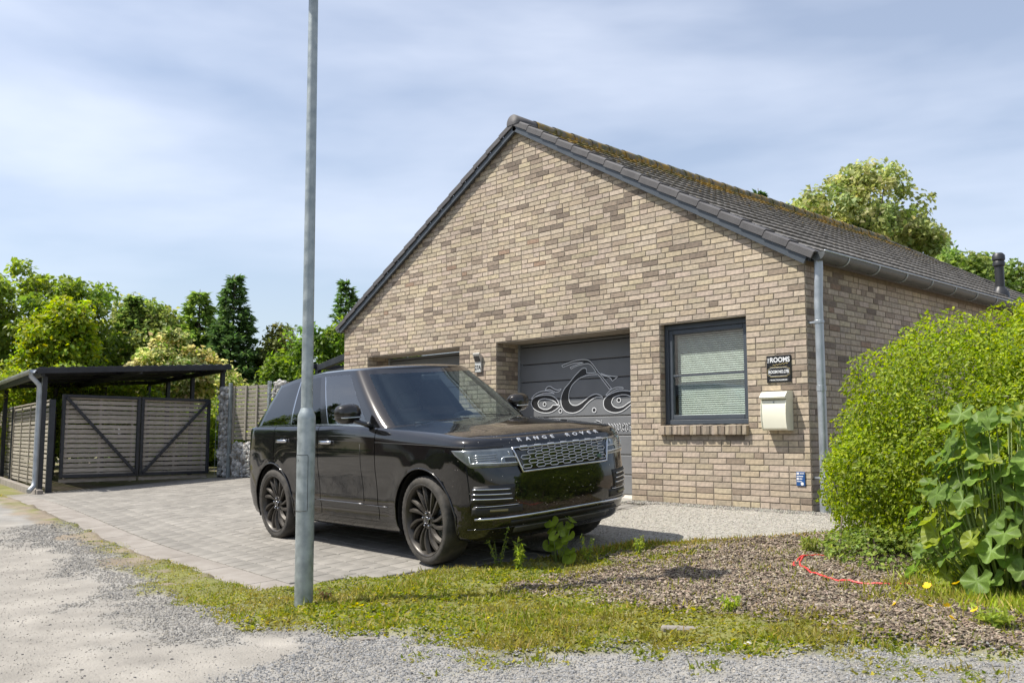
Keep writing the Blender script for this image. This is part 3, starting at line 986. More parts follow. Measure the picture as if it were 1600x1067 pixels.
M['lens'] = pmat('headlight_lens', (.10, .115, .125), (.17, .19, .20), 14, rough=.12, coat=1.0, metal=.4)
M['lens_bar'] = pmat('headlight_bar', (.62, .66, .70), rough=.2, metal=.6)
M['letter'] = pmat('letter_silver', (.60, .61, .64), rough=.35, metal=.35)
M['dull_trim'] = pmat('dull_trim', (.16, .16, .17), rough=.3, metal=.8)
M['amber'] = pmat('marker', (.35, .08, .02), rough=.3)

car = empty('parked_car')
tag(car, 'black luxury four wheel drive car with dark turbine wheels parked on the driveway', 'car')
car.matrix_world = Matrix(((0.99860458, 0.05217462, -0.00816723, -1.4789), (-0.05265415, 0.99555109, -0.07813809, -2.9293), (0.00405407, 0.0784591, 0.99690909, -0.2647), (0, 0, 0, 1)))

XS, XE = .36, -3.38
RW = .385; AX_ = (0.0, -2.92); AR = .448
def feat(x): return np.interp(x, [-3.8, -2.7, -.68, .2, .6, .85], [1.098, 1.09, 1.062, 1.033, 1.013, 1.0])
def ztop(x): return np.interp(x, [-3.8, -3.3, -1.6, -.80, -.3, .2, .5, .66, .8], [1.24, 1.237, 1.228, 1.202, 1.172, 1.132, 1.102, 1.083, 1.068])
def ytop(x): return np.interp(x, [-3.8, -1.05, -.80, -.3, .3], [.902, .902, .892, .855, .83])
LV = [  # z, half width, front x, rear x
    (0.215, 0.800, 0.645, -3.580), (0.240, 0.885, 0.705, -3.660), (0.275, 0.918, 0.750, -3.690), (0.325, 0.930, 0.785, -3.730), (0.345, 0.938, 0.810, -3.750),
    (0.385, 0.936, 0.835, -3.790), (0.440, 0.938, 0.853, -3.820), (0.485, 0.948, 0.857, -3.830), (0.560, 0.951, 0.861, -3.830), (0.640, 0.954, 0.863, -3.820),
    (0.720, 0.957, 0.861, -3.800), (0.800, 0.959, 0.853, -3.780), (0.870, 0.960, 0.842, -3.760), (0.940, 0.958, 0.830, -3.740), (1.000, 0.955, 0.817, -3.720),
    (1.066, 0.948, 0.800, -3.700)]
PF = 3.3; PR = 3.4
LZ = [l[0] for l in LV]
def lev(z, i): return float(np.interp(z, LZ, [l[i] for l in LV]))
def tap(x): return 1 - .006 * ((x + 1.3) / 1.5) ** 2
def ring_pts(w, xf, xr, xs=XS, xe=XE, nf=26, nr=14, side=()):
    P = []
    for i in range(nf):
        t = (i / nf) * math.pi / 2
        P.append((xs + (xf - xs) * math.cos(t) ** (2 / PF), w * math.sin(t) ** (2 / PF) if i else 0.0))
    for x in side: P.append((x, w))
    for i in range(1, nr + 1):
        t = (1 - i / nr) * math.pi / 2
        P.append((xe + (xr - xe) * max(math.cos(t), 1e-9) ** (2 / PR), w * math.sin(t) ** (2 / PR) if i < nr else 0.0))
    return P
gaps = [-.745, -1.85, -2.86]
cols = set(np.round(np.linspace(XS, XE, 92), 3))
cols = [c for c in cols if all(abs(c - g) > .012 for g in gaps)]
for g in gaps: cols += [g - .0055, g + .0055]
side = sorted(cols, reverse=True)
NF, NR = 26, 14
rings = []
for (z, w, xf, xr) in LV:
    R_ = ring_pts(w, xf, xr, side=side)
    pts = []
    for (x, y) in R_:
        f = float(feat(x))
        zz = z if z < .5 else .5 + (z - .5) * (f - .5) / (1.066 - .5)
        yy = y * tap(x)
        # gentle flare round the arches, shallow scallop in the doors
        for a in AX_:
            d = math.hypot(x - a, zz - RW)
            if y > .6: yy += .010 * math.exp(-((d - AR) / .09) ** 2)
        if y > .9 and -2.6 < x < -.4 and .5 < zz < .8: yy -= .006 * math.sin((zz - .5) / .3 * math.pi)
        pts.append((x, yy, zz))
    rings.append(pts)
lastw, lxf, lxr = LV[-1][1:]
for k in range(1, 6):       # roll-over from the feature line to the belt / bonnet edge
    ph = k / 5 * math.pi / 2
    pts = []
    R0 = ring_pts(lastw, lxf, lxr, side=side); R1 = ring_pts(1.0, .72, -3.63, side=side)
    for (a, b) in zip(R0, R1):
        x = b[0] + (a[0] - b[0]) * math.cos(ph)
        y0 = a[1] * tap(a[0]); y1 = b[1] * float(ytop(b[0]))
        z0 = float(feat(a[0])); z1 = float(ztop(b[0]))
        if k == 1 and False: pass
        pts.append((x, y1 + (y0 - y1) * math.cos(ph), z0 + (z1 - z0) * math.sin(ph)))
    rings.append(pts)
ncol = len(rings[0]); nlev = len(rings)
# snap the skin to the arch circles
P3 = np.array(rings)                         # level, col, xyz
inside = np.zeros((nlev, ncol), bool)
for a in AX_:
    d = np.hypot(P3[..., 0] - a, P3[..., 2] - RW)
    ins = (d < AR) & (np.abs(P3[..., 1]) > .5)
    # keep the skirts below the hub open as well
    inside |= ins
    k = AR / np.maximum(d, 1e-4)
    for i, j in zip(*np.where(ins)):
        P3[i, j, 0] = a + (P3[i, j, 0] - a) * k[i, j]; P3[i, j, 2] = RW + (P3[i, j, 2] - RW) * k[i, j]
def col_is_gap(j):
    xa, xb = side[j - NF], side[j + 1 - NF]
    return any(abs((xa + xb) / 2 - g) < .002 for g in gaps)
V = P3.reshape(-1, 3).copy()
Vm = V.copy(); Vm[:, 1] *= -1
parts = {k: [] for k in ('body', 'door_f', 'door_r')}
for i in range(nlev - 1):
    for j in range(ncol - 1):
        if inside[i, j] and inside[i+1, j] and inside[i, j+1] and inside[i+1, j+1]: continue
        q = (i*ncol + j, i*ncol + j + 1, (i+1)*ncol + j + 1, (i+1)*ncol + j)
        key = 'body'
        if NF <= j < NF + len(side) - 1 and i >= 4:
            xm = (side[j - NF] + side[j + 1 - NF]) / 2
            if col_is_gap(j): continue
            if gaps[1] < xm < gaps[0]: key = 'door_f'
            elif gaps[2] < xm < gaps[1]: key = 'door_r'
        parts[key].append(q)
def sub_mesh(name, Vs, faces, mat, flip=False):
    F = np.array(faces); u, inv = np.unique(F, return_inverse=True)
    F2 = inv.reshape(F.shape)
    if flip: F2 = F2[:, ::-1]
    return np_mesh(name, Vs[u], F2, mat, True)
for sd, Vs in ((-1, Vm), (1, V)):
    fl_ = sd > 0
    link('body_side', sub_mesh('body_side', Vs, parts['body'], M['paint'], not fl_), None, car)
door_objs = {}
for sd, Vs in ((-1, Vm), (1, V)):
    for key in ('door_f', 'door_r'):
        door_objs[(key, sd)] = link('door', sub_mesh('door', Vs, parts[key], M['paint'], sd < 0), None, car)
# bonnet: from the top ring inward
top = P3[-1]
jc = [j for j in range(ncol) if top[j, 0] > -.84 and j < NF + len(side)]
NV = 24
BV = []
for j in jc:
    x, yj, z = top[j]
    for k in range(NV + 1):
        v = -1 + 2 * k / NV
        e = max(0.0, 1 - v * v)
        cr_n = .042 * min(1, yj / .8) ** 1.5
        # power bulge: raised centre panel with soft shoulders
        bul = .010 * (1 - sstep(.52, .64, abs(v))) * float(sstep(.70, .45, x))
        BV.append((x, yj * v, z + cr_n * e ** .8 + bul))
BF = []
for a in range(len(jc) - 1):
    for k in range(NV):
        BF.append((a*(NV+1)+k, a*(NV+1)+k+1, (a+1)*(NV+1)+k+1, (a+1)*(NV+1)+k))
link('bonnet', np_mesh('bonnet', np.array(BV), np.array(BF), M['paint'], True), None, car)

# greenhouse -----------------------------------------------------------------
def zroof(x): return np.interp(x, [-3.5, -3.22, -2.75, -2.2, -1.7, -1.4, -1.1], [1.645, 1.685, 1.75, 1.783, 1.783, 1.772, 1.758])
GS = [0, .03, .055, .12, .2, .29, .36, .367, .39, .415, .42, .5, .6, .685, .69, .70, .71, .8, .88, .95, .985, 1.0]
GT = [0, .022, .05, .2, .35, .5, .65, .8, .9, .925, .965, 1.0]
gh = []
for t in GT:
    xf = -.40 - .79 * t; xs = -.77 - .71 * t; w = .897 - .205 * t ** 1.25; xe = -3.30 + .22 * t; xr = -3.64 + .34 * t
    pts = []
    nf, nr = 26, 12
    pg = 2.15
    for i in range(nf):
        a = (i / nf) * math.pi / 2
        pts.append((xs + (xf - xs) * math.cos(a) ** (2 / pg), w * math.sin(a) ** (2 / pg) if i else 0.0))
    for s in GS: pts.append((xs + (xe - xs) * s, w))
    for i in range(1, nr + 1):
        a = (1 - i / nr) * math.pi / 2
        pts.append((xe + (xr - xe) * max(math.cos(a), 1e-9) ** (2 / 2.8), w * math.sin(a) ** (2 / 2.8) if i < nr else 0.0))
    row = []
    for (x, y) in pts:
        zb = float(np.interp(x, [-3.65, -3.3, -1.6, -.80, -.44], [1.238, 1.237, 1.228, 1.198, 1.206])) - .006
        zt = float(zroof(x))
        row.append((x, y, zb + (zt - zb) * t))
    gh.append(row)
G3 = np.array(gh); gn = G3.shape[1]
Gv = G3.reshape(-1, 3); Gm = Gv.copy(); Gm[:, 1] *= -1
nf = 26; nS = len(GS)
cat = {}
def gput(k, q): cat.setdefault(k, []).append(q)
for i in range(len(GT) - 1):
    tm = (GT[i] + GT[i+1]) / 2
    for j in range(gn - 1):
        q = (i*gn + j, i*gn + j + 1, (i+1)*gn + j + 1, (i+1)*gn + j)
        if j < nf:
            if j < 18 and .035 < tm < .93: k = 'windscreen'
            else: k = 'pillar'
        elif j < nf + nS - 1:
            s = (GS[j - nf] + GS[j - nf + 1]) / 2
            if tm < .05: k = 'belt' if tm > .022 else 'pillar'
            elif tm > .925: k = 'pillar'
            elif .055 < s < .36: k = 'glass_f'
            elif .36 < s < .367: k = 'chrome'
            elif .42 < s < .69: k = 'glass_r'
            elif .69 < s < .70: k = 'chrome'
            elif .71 < s < .985: k = 'glass_q'
            else: k = 'pillar'
        else:
            k = 'rear' if (.05 < tm < .925 and j > nf + nS + 1) else 'pillar'
        gput(k, q)
for sd, Vs in ((-1, Gm), (1, Gv)):
    fl_ = sd < 0
    link('pillar_frame', sub_mesh('pillar_frame', Vs, cat['pillar'], M['gloss_black'], fl_), None, car)
    link('side_window', sub_mesh('side_window', Vs, cat['glass_f'], M['car_glass'], fl_), None, car)
    link('side_window', sub_mesh('side_window', Vs, cat['glass_r'], M['privacy_glass'], fl_), None, car)
    link('quarter_window', sub_mesh('quarter_window', Vs, cat['glass_q'], M['privacy_glass'], fl_), None, car)
    link('belt_trim', sub_mesh('belt_trim', Vs, cat['belt'], M['chrome'], fl_), None, car)
    half_ = len(cat['chrome'])
    for jj in sorted(set(q_[0] % gn for q_ in cat['chrome'])): link('pillar_trim', sub_mesh('pillar_trim', Vs, [q_ for q_ in cat['chrome'] if q_[0] % gn == jj], M['chrome'], fl_), None, car)
def both(name, key, mat):
    F = cat[key]; off = len(Gv)
    V2 = np.concatenate([Gv, Gm]); F2 = [tuple(f) for f in F] + [tuple(v + off for v in reversed(f)) for f in F]
    u, inv = np.unique(np.array(F2), return_inverse=True)
    me = np_mesh(name, V2[u], inv.reshape(-1, 4), mat, True)
    bm = bmesh.new(); bm.from_mesh(me); bmesh.ops.remove_doubles(bm, verts=bm.verts[:], dist=.0005); bmesh.ops.recalc_face_normals(bm, faces=bm.faces[:]); bm.to_mesh(me); bm.free()
    return link(name, me, None, car)
both('windscreen', 'windscreen', M['screen_glass']); both('rear_window', 'rear', M['privacy_glass'])
# roof
rt = G3[-1]; RV, RF = [], []
for j in range(gn):
    x, yj, z = rt[j]
    for k in range(NV + 1):
        v = -1 + 2 * k / NV
        RV.append((x, yj * v, z + (.008 if abs(v) < 1 else 0) + .034 * max(0, 1 - v * v) ** .8 * min(1, yj / .6)))
for a in range(gn - 1):
    for k in range(NV): RF.append((a*(NV+1)+k, a*(NV+1)+k+1, (a+1)*(NV+1)+k+1, (a+1)*(NV+1)+k))
link('roof_panel', np_mesh('roof_panel', np.array(RV), np.array(RF), M['paint'], True), None, car)
# rear deck closing the shelf between belt and glass
dk = MB()
jr = [j for j in range(ncol) if top[j, 0] < -.79]
V_ = []
for j in jr:
    x, yj, z = top[j]; V_.append((x, yj, z)); V_.append((min(max(x, -3.52), -.78), yj * .80, z - .012))
F_ = [(2*i, 2*i+1, 2*i+3, 2*i+2) for i in range(len(jr) - 1)]
dk.add(V_, F_); dk.add([(x, -y, z) for x, y, z in V_], F_); dk.build('belt_ledge', M['gloss_black'], car)

# underbody, arch liners, interior
ub = MB(); ub.box((-3.5, -.80, .26), (.60, .80, .36)); ub.box((.45, -.55, .36), (.72, .55, .95)); ub.box((-.45, -.5, .36), (.45, .5, 1.0)); 
ub.box((-2.42, -.86, .3), (-.5, .86, .5)); ub.build('underbody', M['trim_black'], car)
tub = MB()
tub.add([(-.55, -.84, .4), (-3.45, -.84, .4), (-3.45, .84, .4), (-.55, .84, .4), (-.55, -.84, 1.16), (-3.45, -.84, 1.20), (-3.45, .84, 1.20), (-.55, .84, 1.16)],
        [(0, 1, 2, 3), (0, 1, 5, 4), (2, 3, 7, 6), (0, 3, 7, 4), (1, 2, 6, 5)])
tub.build('cabin', M['interior'], car, fix=False)
for a in AX_:
    for sd in (-1, 1):
        mb = MB(); seg = 22; V_ = []
        for y in (.55, .925):
            for i in range(seg + 1):
                an = -.35 + (math.pi + .7) * i / seg
                V_.append((a + math.cos(an) * (AR + .004), sd * y, RW + math.sin(an) * (AR + .004)))
        F_ = [(i, i+1, seg+2+i, seg+1+i) for i in range(seg)] + [tuple(range(seg + 1))]
        mb.add(V_, F_); mb.build('arch_liner', M['trim_black'], car, fix=False)
        # lip
        pts = []
        for i in range(27):
            an = -.30 + (math.pi + .60) * i / 26
            x = a + math.cos(an) * (AR + .006); z = RW + math.sin(an) * (AR + .006)
            if z < .24: continue
            wz = lev(min(z, 1.0), 1) * tap(x)
            if x > XS: wz = lev(z, 1) * max(0.0, 1 - ((x - XS) / (lev(z, 2) - XS)) ** PF) ** (1 / PF) * tap(x)
            pts.append((x, sd * (wz + .010), z))
        mb = MB(); mb.tube(pts, .008, 8); mb.build('arch_lip', M['gloss_black'], car, True)

# seats, dashboard, steering wheel
def seat(x, y):
    st = empty('seat', (x, y, .62), parent=car)
    mb = MB(); mb.cbox((-.25, -.26, -.1), (.27, .26, .08), .05); mb.build('cushion', M['interior'], st)
    mb = MB(); mb.cbox((-.08, -.25, 0), (.07, .25, .68), .05, Matrix.Translation((-.25, 0, .05)) @ Matrix.Rotation(-.30, 4, 'Y')); mb.build('backrest', M['interior'], st)
    mb = MB(); mb.cbox((-.05, -.14, 0), (.06, .14, .2), .04, Matrix.Translation((-.49, 0, .72)) @ Matrix.Rotation(-.15, 4, 'Y')); mb.build('headrest', M['interior'], st)
for (x, y) in ((-1.62, .38), (-1.62, -.38), (-2.52, .40), (-2.52, -.40)): seat(x, y)
M['dash'] = pmat('dash', (.045, .046, .05), (.06, .06, .065), 10, rough=.5)
mb = MB(); mb.prism([(-.42, 1.08), (-.50, 1.17), (-.80, 1.195), (-1.02, 1.15), (-1.06, 1.05), (-.9, .8), (-.5, .8)], -.80, .80, lambda u, v, d: (u, d, v)); mb.build('dashboard', M['dash'], car)
mb = MB(); mb.prism([(-.98, 1.14), (-.86, 1.235), (-.78, 1.19)], .22, .52, lambda u, v, d: (u, d, v)); mb.build('instrument_hood', M['dash'], car)
sw = empty('steering_wheel', (-1.14, .37, 1.12), (0, math.radians(-62), 0), car)
mb = MB(); mb.tube([(math.cos(2*math.pi*i/28)*.185, math.sin(2*math.pi*i/28)*.185, 0) for i in range(28)], .016, 8, closed=True); mb.build('wheel_rim', M['interior'], sw, True)
mb = MB(); mb.lathe([(.07, -.02), (.07, .015), (.05, .03)], 16); mb.box((-.18, -.02, -.006), (.18, .02, .006)); mb.box((-.02, -.18, -.006), (.02, 0, .006)); mb.build('hub', M['interior'], sw)
mb = MB(); mb.cbox((-.03, -.11, -.035), (.02, .11, .035), .012, Matrix.Translation((-1.12, 0, 1.66))); mb.build('rear_view_mirror', M['interior'], car)

# wheels ----------------------------------------------------------------------
def tyre_mesh():
    prof = [(.305, -.118), (.318, -.126), (.350, -.130), (.372, -.122), (.383, -.105), (.385, -.06), (.385, .06), (.383, .105), (.372, .122), (.350, .130), (.318, .126), (.305, .118)]
    mb = MB(); seg = 96
    V_, F_ = [], []
    for (r, z) in prof:
        for k in range(seg):
            a = 2*math.pi*k/seg
            rr = r
            if abs(z) in (.105, .122) : rr -= .006 * (k % 2)
            V_.append((rr*math.cos(a), rr*math.sin(a), z))
    for i in range(len(prof) - 1):
        for k in range(seg):
            l = (k+1) % seg; F_.append((i*seg+k, i*seg+l, (i+1)*seg+l, (i+1)*seg+k))
    mb.add(V_, F_)
    for zz in (-.07, -.025, .025, .07): mb.lathe([(.3865, zz-.004), (.3865, zz+.004)], 48, None, False)
    return mb.mesh('tyre', M['tyre'], False)
tyre_me = tyre_mesh(); 
for p_ in tyre_me.polygons: p_.use_smooth = True
rim_b = MB()
rim_b.lathe([(.305, -.11), (.292, -.10), (.282, -.02), (.286, .06), (.297, .095), (.310, .114), (.318, .119), (.318, .126), (.306, .124), (.294, .108), (.282, .07)], 64, None, False)
rim_me = rim_b.mesh('rim', M['rim'], True)
disc_me = MB().lathe([(.02, -.03), (.19, -.03), (.19, -.01), (.02, -.01)], 40).mesh('brake_disc', M['galv'], False)
back_me = MB().lathe([(.285, -.09), (.02, -.09)], 40, None, False).mesh('wheel_back', M['trim_black'], False)
def spoke_mesh():
    mb = MB(); n = 9; V_ = []
    for i in range(n):
        f = i / (n - 1)
        r = .055 + (.300 - .055) * f
        a = .30 * f ** 1.2 - .05
        wd = .010 + .006 * math.sin(f * 2.6) ** 2 + .011 * f
        zc = .078 + .030 * math.sin(f * 2.4)
        zl = -.035
        cs, sn = math.cos(a), math.sin(a)
        for (t, z) in ((-wd, zc - .022), (-wd * .55, zc), (wd * .35, zc - .002), (wd, zc - .030), (wd * .6, zc + zl - .02), (-wd * .7, zc + zl - .02)):
            V_.append((r*cs - t*sn, r*sn + t*cs, z))
    k = 6
    F_ = [(i*k+j, i*k+(j+1) % k, (i+1)*k+(j+1) % k, (i+1)*k+j) for i in range(n-1) for j in range(k)] + [tuple(range(k)), tuple((n-1)*k+j for j in range(k))]
    mb.add(V_, F_); return mb.mesh('spoke', M['rim'], False)
sp_me = spoke_mesh()
hub_b = MB(); hub_b.lathe([(.088, .02), (.088, .072), (.076, .084), (.04, .080)], 30); hub_me = hub_b.mesh('hub', M['rim'], False)
cap_me = MB().lathe([(.034, .07), (.034, .09), (.028, .096), (.010, .097)], 24).mesh('hub_cap', M['gloss_black'], False)
capring = MB(); capring.tube([(math.cos(2*math.pi*i/24)*.031, math.sin(2*math.pi*i/24)*.031, .094) for i in range(24)], .003, 6, closed=True); cr_me = capring.mesh('cap_ring', M['chrome'], True)
nut_me = MB().lathe([(.011, .06), (.011, .097), (.006, .102)], 6).mesh('wheel_nut', M['chrome'], False)
for a in AX_:
    for sd in (-1, 1):
        w_ = empty('wheel', (a, sd * .825, RW), (math.radians(-90 * sd), 0, 0), car)
        if sd < 0 and a == 0: w_.rotation_euler = (math.radians(90), 0.0, math.radians(-3))
        link('tyre', tyre_me, None, w_); link('rim', rim_me, None, w_); link('brake_disc', disc_me, None, w_); link('wheel_back', back_me, None, w_)
        for k in range(14): link('spoke', sp_me, None, w_, None, (0, 0, 2*math.pi*k/14 + (.07 if k % 2 else 0)))
        link('hub', hub_me, None, w_); link('hub_cap', cap_me, None, w_); link('cap_ring', cr_me, None, w_)
        for k in range(5):
            an = 2*math.pi*k/5 + .3; link('wheel_nut', nut_me, None, w_, (.058*math.cos(an), .058*math.sin(an), 0))

# front end ----------------------------------------------------------------------
def fx_(y, z):
    w = lev(z, 1); xf = lev(z, 2)
    return XS + (xf - XS) * max(0.0, 1 - min(1, abs(y) / w) ** PF) ** (1 / PF)
def fnorm(y, z):
    e = .004
    dxy = (fx_(y + e, z) - fx_(y - e, z)) / (2 * e); dxz = (fx_(y, z + e) - fx_(y, z - e)) / (2 * e)
    return Vector((1, -dxy, -dxz)).normalized()
def fpt(y, z, off=0.0):
    n = fnorm(y, z); return Vector((fx_(y, z), y, z)) + n * off
def fpatch(name, poly_fn, ny_, nz_, off, mat, thick=.0):
    """poly_fn(u, v) -> (y, z) for u, v in 0..1"""
    mb = MB(); V_ = []
    for i in range(nz_ + 1):
        for j in range(ny_ + 1):
            y, z = poly_fn(j / ny_, i / nz_); V_.append(tuple(fpt(y, z, off)))
    F_ = [(i*(ny_+1)+j, i*(ny_+1)+j+1, (i+1)*(ny_+1)+j+1, (i+1)*(ny_+1)+j) for i in range(nz_) for j in range(ny_)]
    # rim back into the skin
    b = [j for j in range(ny_+1)] + [i*(ny_+1)+ny_ for i in range(1, nz_+1)] + [nz_*(ny_+1)+j for j in range(ny_-1, -1, -1)] + [i*(ny_+1) for i in range(nz_-1, 0, -1)]
    n0 = len(V_)
    for k in b:
        v = Vector(V_[k]); V_.append((v.x - .012, v.y, v.z))
    for k in range(len(b)):
        l = (k + 1) % len(b); F_.append((b[k], b[l], n0 + l, n0 + k))
    mb.add(V_, F_); return mb.build(name, mat, car, True)
def bar(name, ya, za, yb, zb, r, off, mat, n=16, parent=None, flat=None):
    mb = MB(); mb.tube([fpt(ya + (yb - ya) * i / n, za + (zb - za) * i / n, off) for i in range(n + 1)], r, 8, flat=flat)
    return mb.build(name, mat, parent or car, True)
GT0, GB0, GZ1, GZ0 = .565, .500, .985, .785
gr = fpatch('grille', lambda u, v: ((GB0 + (GT0 - GB0) * v) * (2*u - 1), GZ0 + (GZ1 - GZ0) * v), 24, 6, .004, M['gloss_black'])
def gpoly(n=14):
    c = []
    for i in range(n): c.append((-GT0 + 2*GT0*i/n, GZ1))
    for i in range(4): c.append((GT0 + (GB0 - GT0)*i/4, GZ1 + (GZ0 - GZ1)*i/4))
    for i in range(n): c.append((GB0 - 2*GB0*i/n, GZ0))
    for i in range(4): c.append((-GB0 + (GB0 - GT0)*i/4, GZ0 + (GZ1 - GZ0)*i/4))
    return c
mb = MB(); mb.tube([fpt(y, z, .012) for y, z in gpoly()], .009, 8, closed=True); mb.build('grille_frame', M['chrome'], gr, True)
mesh_ = MB(); cw, ch = .150, .0405
rows = 5
for r_ in range(rows):
    zc = GZ0 + .020 + ch * (r_ + .5) * .95
    hw_ = GB0 + (GT0 - GB0) * (zc - GZ0) / (GZ1 - GZ0) - .012
    k = -int(hw_ / cw) - 1
    while k * cw < hw_ + cw:
        yc = k * cw + (cw / 2 if r_ % 2 else 0)
        pts = [(yc - cw*.34, zc), (yc - cw*.22, zc + ch*.38), (yc + cw*.22, zc + ch*.38), (yc + cw*.34, zc), (yc + cw*.22, zc - ch*.38), (yc - cw*.22, zc - ch*.38)]
        if abs(yc) + cw*.30 < hw_ : mesh_.tube([fpt(y, z, .011) for y, z in pts], .0042, 6, closed=True)
        if abs(yc) + cw*.66 < hw_: mesh_.tube([fpt(yc + cw*.34, zc, .011), fpt(yc + cw*.66, zc, .011)], .0042, 6)
        k += 1
o = mesh_.build('grille_mesh', M['letter'], gr, True); tag(o, kind='stuff')
mb = MB(); mb.lathe([(.030, 0), (.030, .006), (.026, .009)], 20); 
bd = mb.build('badge', pmat('badge', (.02, .07, .05), rough=.3, coat=1), gr)
bp = fpt(.40, .835, .016); bd.matrix_local = Matrix.Translation(bp) @ fnorm(.40, .835).to_track_quat('Z', 'Y').to_matrix().to_4x4() @ Matrix.Diagonal((1, .62, 1, 1))
mb = MB(); mb.tube([(math.cos(2*math.pi*i/20)*.030, math.sin(2*math.pi*i/20)*.030, .006) for i in range(20)], .0025, 5, closed=True); o = mb.build('badge_ring', M['chrome'], gr); o.matrix_local = bd.matrix_local
# lettering on the bonnet edge
def lip_pt(y, ph, off=0.0):
    def q(y_, ph_):
        w0 = lastw; x0 = XS + (lxf - XS) * (1 - (abs(y_) / w0) ** PF) ** (1 / PF); x1 = XS + (.72 - XS) * (1 - (abs(y_) / .83) ** PF) ** (1 / PF)
        z0 = float(feat(x0)); z1 = float(ztop(x1))
        return Vector((x1 + (x0 - x1) * math.cos(ph_), y_, z0 + (z1 - z0) * math.sin(ph_)))
    P_ = q(y, ph); a = q(y + .005, ph) - q(y - .005, ph); b = q(y, ph + .02) - q(y, ph - .02)
    n = a.cross(b).normalized()
    return P_ + n * off, a.normalized(), n
txt = 'RANGE ROVER'
step = .092
for i, ch_ in enumerate(txt):
    if ch_ == ' ': continue
    yl = -(len(txt) - 1) / 2 * step + i * step
    P_, a, n = lip_pt(yl, .62, .0035)
    up = n.cross(a).normalized()
    me = text_mesh(ch_, .048, .003, .0013, 1.42)
    me.materials.clear(); me.materials.append(M['letter'])
    o = link('letter', me, None, car); o.matrix_local = Matrix.Translation(P_) @ Matrix((a, up, n)).transposed().to_4x4()
# headlights
def hl(sd):
    def fn(u, v):
        y0 = .535 - .03 * (1 - v)
        zb = .838 + .012 * u + .105 * max(0, u - .72) / .28; zt = .990 + .006 * u
        z = zb + (zt - zb) * v
        w_ = lev(z, 1); t0 = math.asin((y0 / w_) ** (PF / 2)); t1 = math.radians(80 + 4 * v)
        t = t0 + (t1 - t0) * u
        return (sd * w_ * math.sin(t) ** (2 / PF), z)
    h = fpatch('headlight', fn, 22, 6, .004, M['lens'])
    def pl(name, pts, r, mat):
        mb = MB(); mb.tube([fpt(sd * y, z, .009) for y, z in pts], r, 6); return mb.build(name, mat, h, True)
    pl('light_bar', [(.53 + .37*i/14, .865 + .018*i/14) for i in range(15)], .006, M['lens_bar'])
    pl('light_bar', [(.90 - .0*i, .885 + .055*i/5) for i in range(6)], .007, M['lens_bar'])
    pl('light_bar', [(.53, .865), (.535, .895), (.56, .915), (.66, .918), (.68, .90), (.68, .87)], .005, M['lens_bar'])
    pl('light_bar', [(.60, .935), (.61, .965)], .004, M['lens_bar'])
    for k in range(4):
        pl('reflector', [(.71 + .17*i/6, .89 + .019*k) for i in range(7)], .003, M['chrome'])
    mb = MB(); mb.box((-.0, -.045, -.018), (.006, .045, .018)); o = mb.build('projector', M['gloss_black'], h); c = fpt(sd * .60, .893, .002)
    o.matrix_local = Matrix.Translation(c) @ fnorm(sd * .60, .893).to_track_quat('X', 'Z').to_matrix().to_4x4()
for sd in (-1, 1):
    hl(sd)
    # bumper vents
    vt = fpatch('bumper_vent', lambda u, v: (sd * (.60 + .31 * u - .02 * v), .545 + .150 * v), 14, 4, .003, M['trim_black'])
    for k, z in enumerate((.585, .625, .665)):
        bar('vent_fin', sd * (.615 + .01 * k), z - .008, sd * (.905 - .003 * k), z + .006, .0062, .010, M['chrome'], parent=vt)
    fo = fpatch('fog_recess', lambda u, v: (sd * (.52 + .38 * u), .455 + .065 * v), 14, 3, .003, M['trim_black'])
    bar('fog_light', sd * .66, .487, sd * .80, .492, .011, .006, pmat('fog', (.20, .17, .08), rough=.25), parent=fo)
    bar('vent_fin', sd * .56, .525, sd * .895, .528, .004, .008, M['chrome'], parent=fo)
bar('bumper_blade', -.885, .425, .885, .425, .011, .006, M['chrome'], 40)
fpatch('lower_intake', lambda u, v: (-.62 + 1.24 * u, .352 + .042 * v), 24, 2, .003, M['trim_black'])
fpatch('skid_plate', lambda u, v: (-.56 + 1.12 * u, .285 + .052 * v), 20, 3, .008, pmat('skid', (.10, .098, .095), (.14, .135, .13), 8, rough=.4, metal=.5))
bar('valance_seam', -.91, .338, .91, .338, .004, .001, M['gloss_black'], 40)
